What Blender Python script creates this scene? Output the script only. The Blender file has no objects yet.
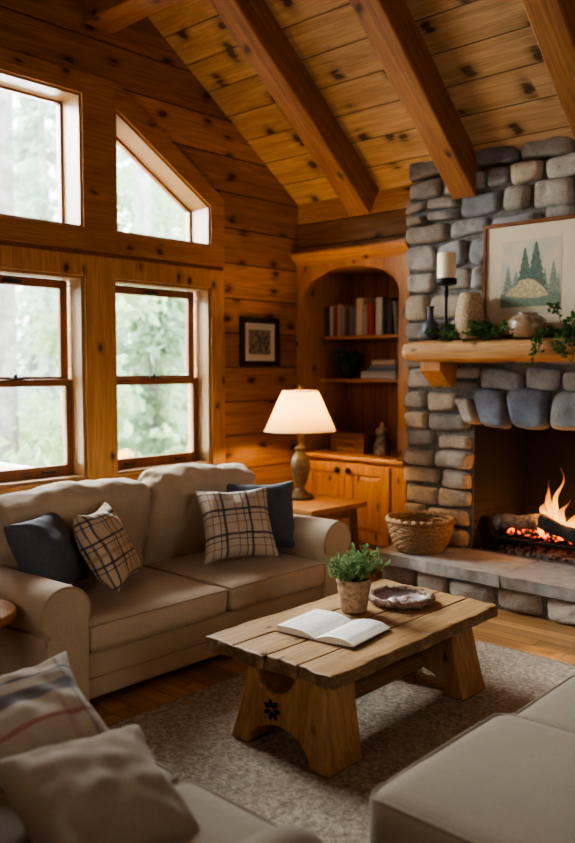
import bpy, bmesh, math, random
from mathutils import Vector, Matrix, noise, Euler
from mathutils.geometry import tessellate_polygon
R = math.radians
C = bpy.context.scene.collection
random.seed(7)

# ------------------------------------------------------------------ materials
class G:
    """tiny node-graph helper"""
    def __init__(s, name):
        s.m = bpy.data.materials.new(name); s.m.use_nodes = True
        s.t = s.m.node_tree; s.t.nodes.clear()
        s.out = s.t.nodes.new('ShaderNodeOutputMaterial')
    def n(s, typ, ins=None, **kw):
        nd = s.t.nodes.new(typ)
        for k, v in kw.items(): setattr(nd, k, v)
        for k, v in (ins or {}).items(): s.set(nd.inputs[k], v)
        return nd
    def set(s, sock, v):
        if isinstance(v, bpy.types.NodeSocket): s.t.links.new(v, sock)
        elif hasattr(sock.default_value, '__len__') and not hasattr(v, '__len__'): sock.default_value = [v]*len(sock.default_value)
        elif sock.type == 'RGBA' and len(v) == 3: sock.default_value = (*v, 1)
        else: sock.default_value = v
    def m_(s, op, a, b=0.0, c=None):
        nd = s.t.nodes.new('ShaderNodeMath'); nd.operation = op
        s.set(nd.inputs[0], a); s.set(nd.inputs[1], b)
        if c is not None: s.set(nd.inputs[2], c)
        return nd.outputs[0]
    def mix(s, f, a, b, blend='MIX'):
        nd = s.t.nodes.new('ShaderNodeMix'); nd.data_type = 'RGBA'; nd.blend_type = blend
        s.set(nd.inputs[0], f); s.set(nd.inputs[6], a); s.set(nd.inputs[7], b)
        return nd.outputs[2]
    def step(s, x, lo, hi, a=0.0, b=1.0):
        nd = s.n('ShaderNodeMapRange', {0: x, 1: lo, 2: hi, 3: a, 4: b}); nd.interpolation_type = 'SMOOTHSTEP'
        return nd.outputs[0]
    def comb(s, x, y, z): return s.n('ShaderNodeCombineXYZ', {0: x, 1: y, 2: z}).outputs[0]
    def noise(s, vec, scale, detail=4, rough=.55, dist=0.0):
        return s.n('ShaderNodeTexNoise', {'Vector': vec, 'Scale': scale, 'Detail': detail, 'Roughness': rough, 'Distortion': dist}).outputs[0]
    def obj(s): return s.n('ShaderNodeTexCoord').outputs['Object']
    def bsdf(s, color, rough=.6, bump=None, bs=.3, bd=.01, **kw):
        ins = {'Base Color': color, 'Roughness': rough}
        for k, v in kw.items(): ins[k.replace('_', ' ')] = v
        b = s.n('ShaderNodeBsdfPrincipled', ins)
        if bump is not None:
            bn = s.n('ShaderNodeBump', {'Height': bump, 'Strength': bs, 'Distance': bd})
            s.t.links.new(bn.outputs[0], b.inputs['Normal'])
        s.t.links.new(b.outputs[0], s.out.inputs[0])
        return b

def wood(name, c1, c2, grain='X', board=None, width=.2, knots=1.0, rough=.45, groove=.014, knotc=(.045, .016, .008), var=.25, joint=None, seed=0.0, kscale=1.0, kr=.10, spec=.35, wear=0):
    g = G(name)
    sep = g.n('ShaderNodeSeparateXYZ', {0: g.obj()})
    ax = {'X': sep.outputs[0], 'Y': sep.outputs[1], 'Z': sep.outputs[2]}
    gr = ax[grain]; oth = [k for k in 'XYZ' if k != grain]
    if board: oth = [board] + [k for k in oth if k != board]
    b, c = ax[oth[0]], ax[oth[1]]
    val = 1.0; gm = None; ident = seed
    if board:
        q = g.m_('ADD', g.m_('DIVIDE', b, width), seed + 50.37)
        ident = g.m_('FLOOR', q); fr = g.m_('FRACT', q)
        edge = g.m_('MINIMUM', fr, g.m_('SUBTRACT', 1.0, fr))
        gm = g.step(edge, 0.0, groove / width)            # 0 in the groove
        if joint:
            r0 = g.n('ShaderNodeTexWhiteNoise', {'W': ident}, noise_dimensions='1D').outputs[0]
            jq = g.m_('ADD', g.m_('DIVIDE', gr, joint), g.m_('MULTIPLY', r0, 3.0))
            jf = g.m_('FRACT', jq); je = g.m_('MINIMUM', jf, g.m_('SUBTRACT', 1.0, jf))
            gm = g.m_('MINIMUM', gm, g.step(je, 0.0, .004 / joint))
            ident = g.m_('ADD', g.m_('MULTIPLY', ident, 3.17), g.m_('MULTIPLY', g.m_('FLOOR', jq), 17.3))
        wn = g.n('ShaderNodeTexWhiteNoise', {'W': ident}, noise_dimensions='1D').outputs[0]
        val = g.m_('ADD', 1.0 - var, g.m_('MULTIPLY', wn, 2 * var))
        off = g.m_('MULTIPLY', wn, 37.0)
    else:
        off = seed * 3.1
    gg = g.m_('ADD', gr, off)
    v1 = g.comb(g.m_('MULTIPLY', gg, .7), g.m_('MULTIPLY', b, 7.0), g.m_('MULTIPLY', c, 7.0))
    v2 = g.comb(g.m_('MULTIPLY', gg, 2.5), g.m_('MULTIPLY', b, 55.0), g.m_('MULTIPLY', c, 55.0))
    vk = g.comb(g.m_('MULTIPLY', gg, 1.7 * kscale), g.m_('MULTIPLY', g.m_('ADD', b, g.m_('MULTIPLY', c, .77)), 3.1 * kscale), 0.0)
    n1 = g.noise(v1, 1.6, 4, .6, 1.2); n2 = g.noise(v2, 1.5, 3)
    vor = g.n('ShaderNodeTexVoronoi', {'Vector': g.n('ShaderNodeVectorMath', {0: vk, 1: g.comb(g.m_('MULTIPLY', g.m_('SUBTRACT', n1, .5), .25), g.m_('MULTIPLY', g.m_('SUBTRACT', n1, .5), .5), 0.0)}, operation='ADD').outputs[0], 'Scale': 1.5}, voronoi_dimensions='2D')
    sel = g.step(g.n('ShaderNodeSeparateColor', {0: vor.outputs['Color']}).outputs[0], 1 - .55 * knots, 1 - .5 * knots) if knots > 0 else 0.0
    col = g.mix(g.step(n1, .3, .7), c1, c2)
    col = g.mix(g.m_('MULTIPLY', g.step(n2, .35, .7), .5), col, tuple(x * .55 for x in c2))
    if knots > 0:
        halo = g.m_('MULTIPLY', sel, g.step(vor.outputs['Distance'], kr * 2.6, kr * .8))
        core = g.m_('MULTIPLY', sel, g.step(vor.outputs['Distance'], kr * 1.25, kr * .55))
        col = g.mix(g.m_('MULTIPLY', halo, .7), col, tuple(x * .5 for x in c2))
        col = g.mix(g.m_('MULTIPLY', core, .9), col, knotc)
    if board: col = g.mix(1.0, col, g.comb(val, val, val), 'MULTIPLY')
    if wear:
        wz = g.n('ShaderNodeSeparateXYZ', {0: g.n('ShaderNodeNewGeometry').outputs['Normal']}).outputs[2]
        wn_ = g.noise(g.obj(), 9, 5, .7)
        sd_ = g.m_('MULTIPLY', g.step(g.m_('ABSOLUTE', wz), .75, .3), g.step(wn_, .3, .6, .35, 1.0))
        col = g.mix(g.m_('MULTIPLY', sd_, wear), col, tuple(x * .22 for x in c2))
        col = g.mix(g.m_('MULTIPLY', g.step(wn_, .55, .72), wear*.7), col, tuple(x * .5 for x in c2))
    h = g.m_('ADD', g.m_('MULTIPLY', n2, .12), g.m_('MULTIPLY', n1, .2))
    if gm is not None:
        col = g.mix(g.m_('SUBTRACT', 1.0, gm), col, tuple(x * .12 for x in c2))
        h = g.m_('ADD', h, g.m_('MULTIPLY', gm, 1.0))
    g.bsdf(col, rough, h, .35, .012, Specular_IOR_Level=spec)
    return g.m

def fabric(name, c, scale=260, var=.12, rough=.9, bs=.35, sheen=.15, blotch=6):
    g = G(name); o = g.obj()
    n = g.noise(o, scale, 2); w = g.noise(o, blotch, 3)
    col = g.mix(g.step(n, .3, .7), tuple(x * (1 - var * 1.5) for x in c), tuple(min(1, x * (1 + var)) for x in c))
    col = g.mix(g.m_('MULTIPLY', g.step(w, .4, .7), .25), col, tuple(x * .8 for x in c))
    g.bsdf(col, rough, g.m_('ADD', n, g.m_('MULTIPLY', w, 1.5)), bs, .004, Sheen_Weight=sheen)
    return g.m

def plaid(name, base, lines, scale=240):
    g = G(name); o = g.obj(); sep = g.n('ShaderNodeSeparateXYZ', {0: g.n('ShaderNodeUVMap', uv_map='UVMap').outputs[0]})
    wob = g.m_('MULTIPLY', g.m_('SUBTRACT', g.noise(o, 9, 2), .5), .012)
    col = g.mix(g.step(g.noise(o, scale, 2), .3, .7), tuple(x * .82 for x in base), base)
    for axis, per, off, w, c, a in lines:
        q = g.m_('FRACT', g.m_('ADD', g.m_('DIVIDE', g.m_('ADD', sep.outputs[axis], wob), per), off + 20))
        d = g.m_('ABSOLUTE', g.m_('SUBTRACT', q, .5))
        col = g.mix(g.m_('MULTIPLY', g.step(d, w / per * .62, w / per * .4), a), col, c)
    g.bsdf(col, .92, g.noise(o, scale, 2), .35, .003, Sheen_Weight=.15)
    return g.m

def plain(name, c, rough=.5, metal=0.0, nscale=0, var=.25, bs=.3, bd=.01, detail=4, c2=None, **kw):
    g = G(name)
    if nscale:
        n = g.noise(g.obj(), nscale, detail)
        col = g.mix(g.step(n, .3, .7), c2 or tuple(x * (1 - var) for x in c), c)
        g.bsdf(col, rough, n, bs, bd, Metallic=metal, **kw)
    else: g.bsdf(c, rough, Metallic=metal, **kw)
    return g.m

def stone(name, tint=1.0):
    g = G(name); o = g.obj()
    vc = g.n('ShaderNodeVertexColor', layer_name='col').outputs[0]
    n = g.noise(o, 5, 6, .65); f = g.noise(o, 45, 5, .7); p = g.noise(o, 17, 4)
    col = g.mix(g.step(n, .3, .72), g.mix(1.0, vc, (.62, .61, .62), 'MULTIPLY'), vc)
    col = g.mix(g.m_('MULTIPLY', g.step(f, .5, .75), .45), col, g.mix(1.0, vc, (1.5, 1.45, 1.4), 'MULTIPLY'))
    col = g.mix(g.m_('MULTIPLY', g.step(p, .58, .75), .5), col, (.09, .08, .075))
    g.bsdf(col, .85, g.m_('ADD', g.m_('MULTIPLY', f, .5), p), .7, .018, Specular_IOR_Level=.25)
    return g.m

def leafm(name, c, c2, trans=.3, scale=3):
    g = G(name); o = g.obj()
    col = g.mix(g.step(g.noise(o, scale, 4), .32, .68), c, c2)
    d = g.n('ShaderNodeBsdfDiffuse', {0: col}); t = g.n('ShaderNodeBsdfTranslucent', {0: col})
    mx = g.n('ShaderNodeMixShader', {0: trans}); g.t.links.new(d.outputs[0], mx.inputs[1]); g.t.links.new(t.outputs[0], mx.inputs[2])
    g.t.links.new(mx.outputs[0], g.out.inputs[0]); return g.m

M = {}
M['wall_l'] = wood('pine_wall_planks_left', (.42, .20, .076), (.28, .12, .04), 'Y', 'Z', .285, 1.2, .5, .010)
M['wall_b'] = wood('pine_wall_planks_back', (.50, .27, .11), (.37, .175, .06), 'X', 'Z', .20, 1.0, .5, .008, seed=.3)
M['ceil'] = wood('pine_ceiling_boards', (.58, .365, .185), (.42, .245, .108), 'X', 'Y', .215, 1.45, .5, .007, joint=2.3, var=.22, kscale=1.25, kr=.13)
M['beam'] = wood('heavy_beam_timber', (.36, .155, .052), (.24, .092, .028), 'X', None, knots=.5, rough=.5, kscale=1.6, kr=.12)
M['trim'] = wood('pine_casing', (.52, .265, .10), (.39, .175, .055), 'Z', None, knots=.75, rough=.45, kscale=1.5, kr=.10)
M['trim_backlit'] = wood('pine_casing_level_backlit', (.42, .20, .072), (.31, .13, .04), 'Y', None, knots=.7, rough=.45, kscale=1.5, kr=.10)  # same pine as the lower casing, coloured darker for backlight
M['jamb'] = wood('pine_jamb', (.40, .225, .095), (.33, .17, .064), 'Z', None, knots=.2, rough=.4)
M['sash'] = wood('stained_sash', (.27, .105, .035), (.20, .075, .024), 'Z', None, knots=0, rough=.4)
M['cab'] = wood('pine_cabinet', (.54, .265, .09), (.41, .18, .054), 'Z', None, knots=.5, rough=.38, kscale=1.7)
M['cabx'] = wood('pine_cabinet_level', (.54, .265, .09), (.41, .18, .054), 'X', None, knots=.5, rough=.38, kscale=1.7)
M['floor'] = wood('oak_floor', (.47, .26, .11), (.34, .17, .062), 'X', 'Y', .105, .15, .36, .004, joint=1.3, var=.28)
M['rustic'] = wood('rustic_table_wood', (.50, .31, .15), (.32, .175, .072), 'Y', None, knots=.7, rough=.5, kscale=2.0, kr=.09, wear=.75)
M['rusticz'] = wood('rustic_leg_wood', (.44, .24, .095), (.30, .145, .05), 'Z', None, knots=.6, rough=.55, kscale=1.8, kr=.09)
M['rusticd'] = wood('dark_log_wood', (.28, .15, .06), (.17, .085, .03), 'Y', None, knots=.5, rough=.6, kscale=2)
M['mantel'] = wood('mantel_log_wood', (.55, .29, .105), (.38, .165, .05), 'X', None, knots=.9, rough=.5, kscale=2.2, kr=.12, knotc=(.06, .025, .012))
M['endt'] = wood('end_table_wood', (.42, .20, .065), (.29, .115, .033), 'X', None, knots=.5, rough=.38, kscale=2)
M['endz'] = wood('end_table_leg_wood', (.30, .125, .038), (.20, .075, .02), 'Z', None, knots=.2, rough=.45)
M['box'] = wood('keepsake_box_wood', (.30, .15, .065), (.20, .09, .035), 'X', None, knots=.3, rough=.5, kscale=3)
M['sofa'] = fabric('beige_linen', (.50, .385, .26))
M['pipe'] = fabric('beige_piping', (.38, .28, .175), 200)
M['sofa2'] = fabric('grey_beige_linen', (.235, .182, .122))
M['navy'] = fabric('navy_wool', (.085, .093, .115), 180, .2)
M['oat'] = fabric('oatmeal_linen', (.25, .187, .122), 200)
NV, RD, TN = (.035, .04, .065), (.25, .06, .035), (.30, .19, .10)
M['plaid'] = plaid('plaid_cream', (.58, .48, .36), [(0, .16, .1, .016, NV, .85), (0, .16, .32, .007, NV, .8), (1, .16, .1, .016, NV, .85), (1, .16, .32, .007, NV, .8), (0, .16, .62, .009, RD, .55), (1, .16, .62, .009, RD, .5)])
M['plaid2'] = plaid('plaid_tan', (.56, .43, .29), [(0, .125, .1, .013, NV, .85), (1, .125, .1, .013, NV, .85), (0, .125, .34, .006, NV, .75), (1, .125, .34, .006, NV, .75), (0, .25, .6, .02, RD, .5), (1, .25, .6, .02, TN, .6)])
M['plaid3'] = plaid('plaid_band', (.36, .29, .21), [(1, 2.0, .48, .05, NV, .75), (1, 2.0, .54, .018, RD, .7), (1, 2.0, .44, .012, NV, .8), (1, 2.0, .39, .008, RD, .6), (0, .3, .0, .012, NV, .45), (0, .3, .2, .02, RD, .25)])
M['stone'] = stone('field_stone')
M['mortar'] = plain('mortar', (.17, .15, .13), .95, 0, 60, .4, .6)
M['slab'] = plain('hearth_stone', (.30, .275, .25), .8, 0, 14, .3, .5, .012, 8)
def firebrick():
    g = G('soot_shade_brick'); o = g.obj(); s = g.n('ShaderNodeSeparateXYZ', {0: o})
    v = g.comb(g.m_('ADD', s.outputs[0], s.outputs[1]), s.outputs[2], 0.0)
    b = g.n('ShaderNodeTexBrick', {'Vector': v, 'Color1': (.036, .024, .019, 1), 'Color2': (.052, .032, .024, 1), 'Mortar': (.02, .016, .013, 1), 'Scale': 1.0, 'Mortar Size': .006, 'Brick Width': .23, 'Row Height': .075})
    col = g.mix(g.step(s.outputs[2], .3, .85), b.outputs[0], (.007, .006, .0055))  # upper brick coloured darker for the unlit top, over the soot
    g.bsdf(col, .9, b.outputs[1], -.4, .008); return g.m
M['brick'] = firebrick()
def rugm():
    g = G('wool_rug'); o = g.obj(); s = g.n('ShaderNodeSeparateXYZ', {0: o})
    n = g.noise(o, 48, 3, .7); w = g.noise(o, 5, 4); f = g.noise(g.comb(g.m_('MULTIPLY', s.outputs[0], 22.0), g.m_('MULTIPLY', s.outputs[1], 70.0), 0.0), 2.2, 2)
    col = g.mix(g.step(n, .32, .68), (.27, .21, .15), (.60, .50, .385))
    col = g.mix(g.m_('MULTIPLY', g.step(w, .45, .65), .45), col, (.37, .30, .225))
    col = g.mix(g.m_('MULTIPLY', g.step(f, .55, .7), .4), col, (.20, .155, .11))
    g.bsdf(col, .97, g.m_('ADD', n, g.m_('MULTIPLY', f, .7)), 1.0, .02); return g.m
M['rug'] = rugm()
def glassm():
    g = G('window_glass')
    t = g.n('ShaderNodeBsdfTransparent', {0: (.96, .98, .97)}); gl = g.n('ShaderNodeBsdfGlossy', {'Color': (1, 1, 1), 'Roughness': .02})
    fr = g.n('ShaderNodeFresnel', {0: 1.35}); mx = g.n('ShaderNodeMixShader', {0: fr.outputs[0]})
    g.t.links.new(t.outputs[0], mx.inputs[1]); g.t.links.new(gl.outputs[0], mx.inputs[2]); g.t.links.new(mx.outputs[0], g.out.inputs[0]); return g.m
M['glass'] = glassm()
M['black'] = plain('black_iron', (.012, .012, .013), .45, .6)
M['blackframe'] = plain('black_frame_paint', (.018, .014, .012), .4)
M['knob'] = plain('dark_pewter', (.06, .05, .045), .35, .8)
M['brass'] = plain('aged_brass', (.45, .30, .12), .35, .9)
M['lampbody'] = plain('antique_gilt', (.24, .17, .09), .4, .35, 30, .45, .4)
def shadem():
    g = G('lamp_shade_linen'); n = g.noise(g.obj(), 220, 2)
    col = g.mix(n, (.46, .38, .25), (.54, .45, .31))
    d = g.n('ShaderNodeBsdfDiffuse', {0: col}); t = g.n('ShaderNodeBsdfTranslucent', {0: (.50, .36, .16, 1)})
    mx = g.n('ShaderNodeMixShader', {0: .55}); g.t.links.new(d.outputs[0], mx.inputs[1]); g.t.links.new(t.outputs[0], mx.inputs[2])
    g.t.links.new(mx.outputs[0], g.out.inputs[0]); return g.m
M['shade'] = shadem()
def emis(name, c, s):
    g = G(name); e = g.n('ShaderNodeEmission', {0: (*c, 1), 1: s}); g.t.links.new(e.outputs[0], g.out.inputs[0]); return g.m
M['bulb'] = emis('bulb_glow', (1, .72, .38), 12)
def flamem():
    g = G('flame'); gen = g.n('ShaderNodeTexCoord').outputs['Generated']; s = g.n('ShaderNodeSeparateXYZ', {0: gen})
    n = g.noise(g.obj(), 9, 3); z = g.m_('ADD', s.outputs[2], g.m_('MULTIPLY', g.m_('SUBTRACT', n, .5), .35))
    r = g.n('ShaderNodeValToRGB', {0: z}); cr = r.color_ramp
    cr.elements[0].position = 0; cr.elements[0].color = (1, .25, .02, 1); cr.elements[1].position = 1; cr.elements[1].color = (1, .20, .02, 1)
    e = cr.elements.new(.25); e.color = (1, .50, .10, 1); e = cr.elements.new(.6); e.color = (1, .33, .04, 1)
    em = g.n('ShaderNodeEmission', {0: r.outputs[0], 1: g.step(z, 1.0, .1, 1.0, 2.6)}); tr = g.n('ShaderNodeBsdfTransparent')
    mx = g.n('ShaderNodeMixShader', {0: g.step(z, 1.0, .35, .25, .8)}); g.t.links.new(tr.outputs[0], mx.inputs[1]); g.t.links.new(em.outputs[0], mx.inputs[2])
    g.t.links.new(mx.outputs[0], g.out.inputs[0]); return g.m
M['flame'] = flamem()
def emberm():
    g = G('embers'); o = g.obj(); n = g.noise(o, 28, 3, .6)
    b = g.bsdf((.03, .025, .022), .95, n, .6, .01); b.inputs['Emission Color'].default_value = (1, .10, .01, 1)
    g.t.links.new(g.step(n, .47, .68, 0, 4.5), b.inputs['Emission Strength']); return g.m
M['ember'] = emberm()
M['ash'] = plain('wood_ash', (.20, .18, .165), .95, 0, 40, .5, .7)
M['logbark'] = plain('burning_bark', (.055, .042, .034), .95, 0, 30, .65, 1.0, .02, c2=(.13, .11, .095))
M['char'] = plain('charred_bark', (.02, .016, .014), .95, 0, 30, .5, 1.0, .02)
M['logend'] = plain('log_cut_end', (.30, .19, .10), .9, 0, 20, .4)
M['wicker'] = plain('wicker', (.34, .20, .095), .7, 0, 50, .35, .3)
M['wickerd'] = plain('dark_wicker', (.25, .15, .075), .7, 0, 50, .35, .3)
M['wax'] = plain('ivory_wax', (.80, .70, .50), .45, Subsurface_Weight=.3)
M['wick'] = plain('wick', (.02, .02, .02), .9)
def texvase():
    g = G('knobbly_clay'); o = g.obj(); v = g.n('ShaderNodeTexVoronoi', {'Vector': o, 'Scale': 55.0})
    n = g.noise(o, 14, 4)
    col = g.mix(g.step(v.outputs[0], .1, .6), (.50, .36, .22), (.30, .19, .10)); col = g.mix(g.m_('MULTIPLY', n, .2), col, (.55, .42, .27))
    g.bsdf(col, .75, g.m_('SUBTRACT', 1.0, v.outputs[0]), .45, .006); return g.m
M['vase'] = texvase()
M['slate'] = plain('slate_glaze', (.055, .06, .072), .45, 0, 25, .3, .2)
def bowlm():
    g = G('mottled_glaze'); o = g.obj(); n = g.noise(o, 38, 4, .7); w = g.noise(o, 6, 3)
    col = g.mix(g.step(n, .4, .62), (.14, .08, .045), (.36, .26, .165)); col = g.mix(g.step(w, .4, .65), col, (.34, .22, .12))
    g.bsdf(col, .3, n, .2, .003, Coat_Weight=.3); return g.m
M['bowl'] = bowlm()
M['clay'] = plain('weathered_clay_pot', (.48, .31, .185), .85, 0, 34, .45, 1.0, .02)
M['soil'] = plain('soil', (.03, .02, .014), 1)
M['darkpot'] = plain('dark_pot', (.03, .032, .03), .5)
M['leafp'] = leafm('pot_plant_leaf', (.12, .21, .085), (.27, .37, .17), .3, 25)
M['leafg'] = leafm('garland_leaf', (.035, .085, .022), (.10, .18, .06), .2, 25)
M['leafi'] = leafm('shelf_plant_leaf', (.05, .11, .035), (.14, .22, .08), .2, 25)
M['stem'] = plain('green_stem', (.10, .13, .04), .8)
M['bud'] = plain('orange_bud', (.55, .16, .05), .7)
M['frame'] = wood('picture_frame_wood', (.24, .085, .03), (.16, .055, .02), 'X', None, knots=0, rough=.35)
M['mat'] = plain('ivory_mat', (.60, .48, .33), .9)
M['matw'] = plain('white_mat', (.62, .56, .47), .9)
M['sepia'] = plain('sepia_photo', (.30, .25, .19), .6, 0, 30, .8, 0.0, detail=6, c2=(.035, .03, .025))
M['sky_w'] = plain('watercolour_sky', (.56, .44, .29), .9, 0, 12, .2, 0, c2=(.42, .40, .33))
M['tree_w'] = plain('watercolour_trees', (.13, .17, .12), .9, 0, 60, .5, 0, c2=(.06, .10, .085))
M['tree_w2'] = plain('watercolour_far_trees', (.26, .29, .22), .9, 0, 60, .4, 0)
M['rock_w'] = plain('watercolour_rock', (.62, .47, .27), .9, 0, 45, .45, 0)
M['grass_w'] = plain('watercolour_meadow', (.20, .23, .13), .9, 0, 50, .5, 0, c2=(.12, .17, .15))
M['page'] = plain('book_paper', (.80, .75, .66), .9)
def pagem():
    g = G('printed_page'); s = g.n('ShaderNodeSeparateXYZ', {0: g.obj()}); ay = g.m_('ABSOLUTE', s.outputs[1]); axx = g.m_('ABSOLUTE', s.outputs[0])
    ln = g.m_('FRACT', g.m_('DIVIDE', s.outputs[1], .0125)); lm = g.step(g.m_('ABSOLUTE', g.m_('SUBTRACT', ln, .5)), .28, .18)
    wd = g.step(g.noise(g.comb(g.m_('MULTIPLY', s.outputs[0], 130.0), g.m_('MULTIPLY', g.m_('FLOOR', g.m_('DIVIDE', s.outputs[1], .0125)), 7.7), 0.0), 1.0, 1), .40, .46)
    ins = g.m_('MULTIPLY', g.step(ay, .135, .13), g.m_('MULTIPLY', g.step(axx, .178, .174), g.step(axx, .025, .03)))
    col = g.mix(g.m_('MULTIPLY', g.m_('MULTIPLY', lm, wd), g.m_('MULTIPLY', ins, .5)), (.82, .78, .70, 1), (.16, .14, .13, 1))
    g.bsdf(col, .9); return g.m
M['print'] = pagem()
M['cover'] = plain('brown_book_cover', (.16, .09, .05), .6)
M['deck'] = plain('weathered_deck', (.27, .25, .23), .8, 0, 20, .2)
M['ground'] = plain('forest_ground', (.20, .22, .11), 1, 0, 3, .5, c2=(.16, .13, .08))
M['trunk'] = plain('grey_bark', (.36, .34, .34), .95, 0, 6, .45, .8, .03)
M['trunk2'] = plain('pale_bark', (.55, .53, .50), .95, 0, 6, .35, .8, .03)
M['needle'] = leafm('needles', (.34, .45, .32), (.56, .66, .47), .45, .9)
M['needle_hazed'] = leafm('far_needles_hazed', (.55, .65, .57), (.74, .80, .70), .5, .7)  # far needles paled: haze is put into their colour
M['broad'] = leafm('broad_leaves', (.38, .50, .30), (.64, .72, .46), .5, .9)

# ------------------------------------------------------------------ mesh helpers
def NB(): return bmesh.new()
def box(bm, x0, x1, y0, y1, z0, z1):
    v = [bm.verts.new((x, y, z)) for z in (z0, z1) for y in (y0, y1) for x in (x0, x1)]
    for f in ((0, 2, 3, 1), (4, 5, 7, 6), (0, 1, 5, 4), (2, 6, 7, 3), (0, 4, 6, 2), (1, 3, 7, 5)): bm.faces.new([v[i] for i in f])
    return v
def prism(bm, poly, axis, lo, hi, holes=(), smooth=False):
    """extrude a 2-D polygon (with holes) along axis; poly is in the two other axes in order"""
    def mk(p, t):
        a, b = p
        return {'X': (t, a, b), 'Y': (a, t, b), 'Z': (a, b, t)}[axis]
    loops = [poly] + list(holes)
    tris = tessellate_polygon([[Vector((a, b, 0)) for a, b in lp] for lp in loops])
    flat = [p for lp in loops for p in lp]
    lo_v = [bm.verts.new(mk(p, lo)) for p in flat]; hi_v = [bm.verts.new(mk(p, hi)) for p in flat]
    for t in tris:
        try: bm.faces.new([lo_v[i] for i in t])
        except ValueError: pass
        try: bm.faces.new([hi_v[i] for i in reversed(t)])
        except ValueError: pass
    k = 0
    for lp in loops:
        n = len(lp)
        for i in range(n):
            a, b = k + i, k + (i + 1) % n
            f = bm.faces.new([lo_v[a], lo_v[b], hi_v[b], hi_v[a]]); f.smooth = smooth
        k += n
    bmesh.ops.recalc_face_normals(bm, faces=bm.faces)
def lathe(bm, prof, seg=32, c=(0, 0, 0), cap=True, wob=None):
    rings = []
    for r, z in prof:
        rings.append([bm.verts.new((c[0] + math.cos(2*math.pi*i/seg) * r, c[1] + math.sin(2*math.pi*i/seg) * r, c[2] + z)) for i in range(seg)])
    for a, b in zip(rings, rings[1:]):
        for i in range(seg):
            f = bm.faces.new([a[i], a[(i+1) % seg], b[(i+1) % seg], b[i]]); f.smooth = True
    if cap:
        bm.faces.new(list(reversed(rings[0]))); bm.faces.new(rings[-1])
def tube(bm, pts, rad, seg=8, closed=False, cap=True):
    pts = [Vector(p) for p in pts]; n = len(pts)
    rf = rad if callable(rad) else (lambda t: rad)
    up = None; rings = []
    for i, p in enumerate(pts):
        if closed: t = (pts[(i+1) % n] - pts[i-1]).normalized()
        else: t = (pts[min(i+1, n-1)] - pts[max(i-1, 0)]).normalized()
        if up is None:
            up = Vector((0, 0, 1)) if abs(t.z) < .9 else Vector((1, 0, 0))
        up = (up - t * up.dot(t)).normalized(); s = t.cross(up); r = rf(i / max(1, n-1))
        rings.append([bm.verts.new(p + (up * math.cos(2*math.pi*k/seg) + s * math.sin(2*math.pi*k/seg)) * r) for k in range(seg)])
    for i in range(n if closed else n - 1):
        a, b = rings[i], rings[(i+1) % n]
        for k in range(seg):
            f = bm.faces.new([a[k], a[(k+1) % seg], b[(k+1) % seg], b[k]]); f.smooth = True
    if cap and not closed:
        bm.faces.new(rings[0]); bm.faces.new(list(reversed(rings[-1])))
    return rings
def obj(name, bm, mat, parent=None, loc=None, rot=None, bevel=0, sub=0, seg=2, smooth=False, shift=None):
    if shift is not None: bmesh.ops.translate(bm, verts=bm.verts, vec=[-x for x in shift])
    bmesh.ops.recalc_face_normals(bm, faces=bm.faces)
    me = bpy.data.meshes.new(name)
    if smooth:
        for f in bm.faces: f.smooth = True
    bm.to_mesh(me); bm.free()
    for m in (mat if isinstance(mat, (list, tuple)) else [mat]): me.materials.append(m)
    o = bpy.data.objects.new(name, me); C.objects.link(o)
    if parent: o.parent = parent
    if loc: o.location = loc
    if rot: o.rotation_euler = rot
    if bevel:
        b = o.modifiers.new('b', 'BEVEL'); b.width = bevel; b.segments = seg; b.limit_method = 'ANGLE'; b.angle_limit = R(40)
    if sub:
        s = o.modifiers.new('s', 'SUBSURF'); s.levels = s.render_levels = sub
    return o
def tag(o, label, cat, group=None, kind=None):
    o['label'] = label; o['category'] = cat
    if group: o['group'] = group
    if kind: o['kind'] = kind
    return o
def root(name, label, cat, loc=(0, 0, 0), rz=0, group=None, kind=None):
    o = bpy.data.objects.new(name, None); C.objects.link(o); o.location = loc; o.rotation_euler = (0, 0, rz); o.empty_display_size = .1
    return tag(o, label, cat, group, kind)
def struct(name, label, cat, bm, mat, **kw):
    return tag(obj(name, bm, mat, **kw), label, cat, kind='structure')
def fbm(p, s=1.0): return noise.noise(Vector(p) * s)
def rough(bm, amp, sc, seed=0, test=None):
    for v in bm.verts:
        if test and not test(v.co): continue
        p = v.co * sc + Vector((seed * 7.1, seed * 3.3, seed))
        v.co += Vector((noise.noise(p), noise.noise(p + Vector((31, 5, 9))), noise.noise(p + Vector((7, 41, 3))))) * amp

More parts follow.
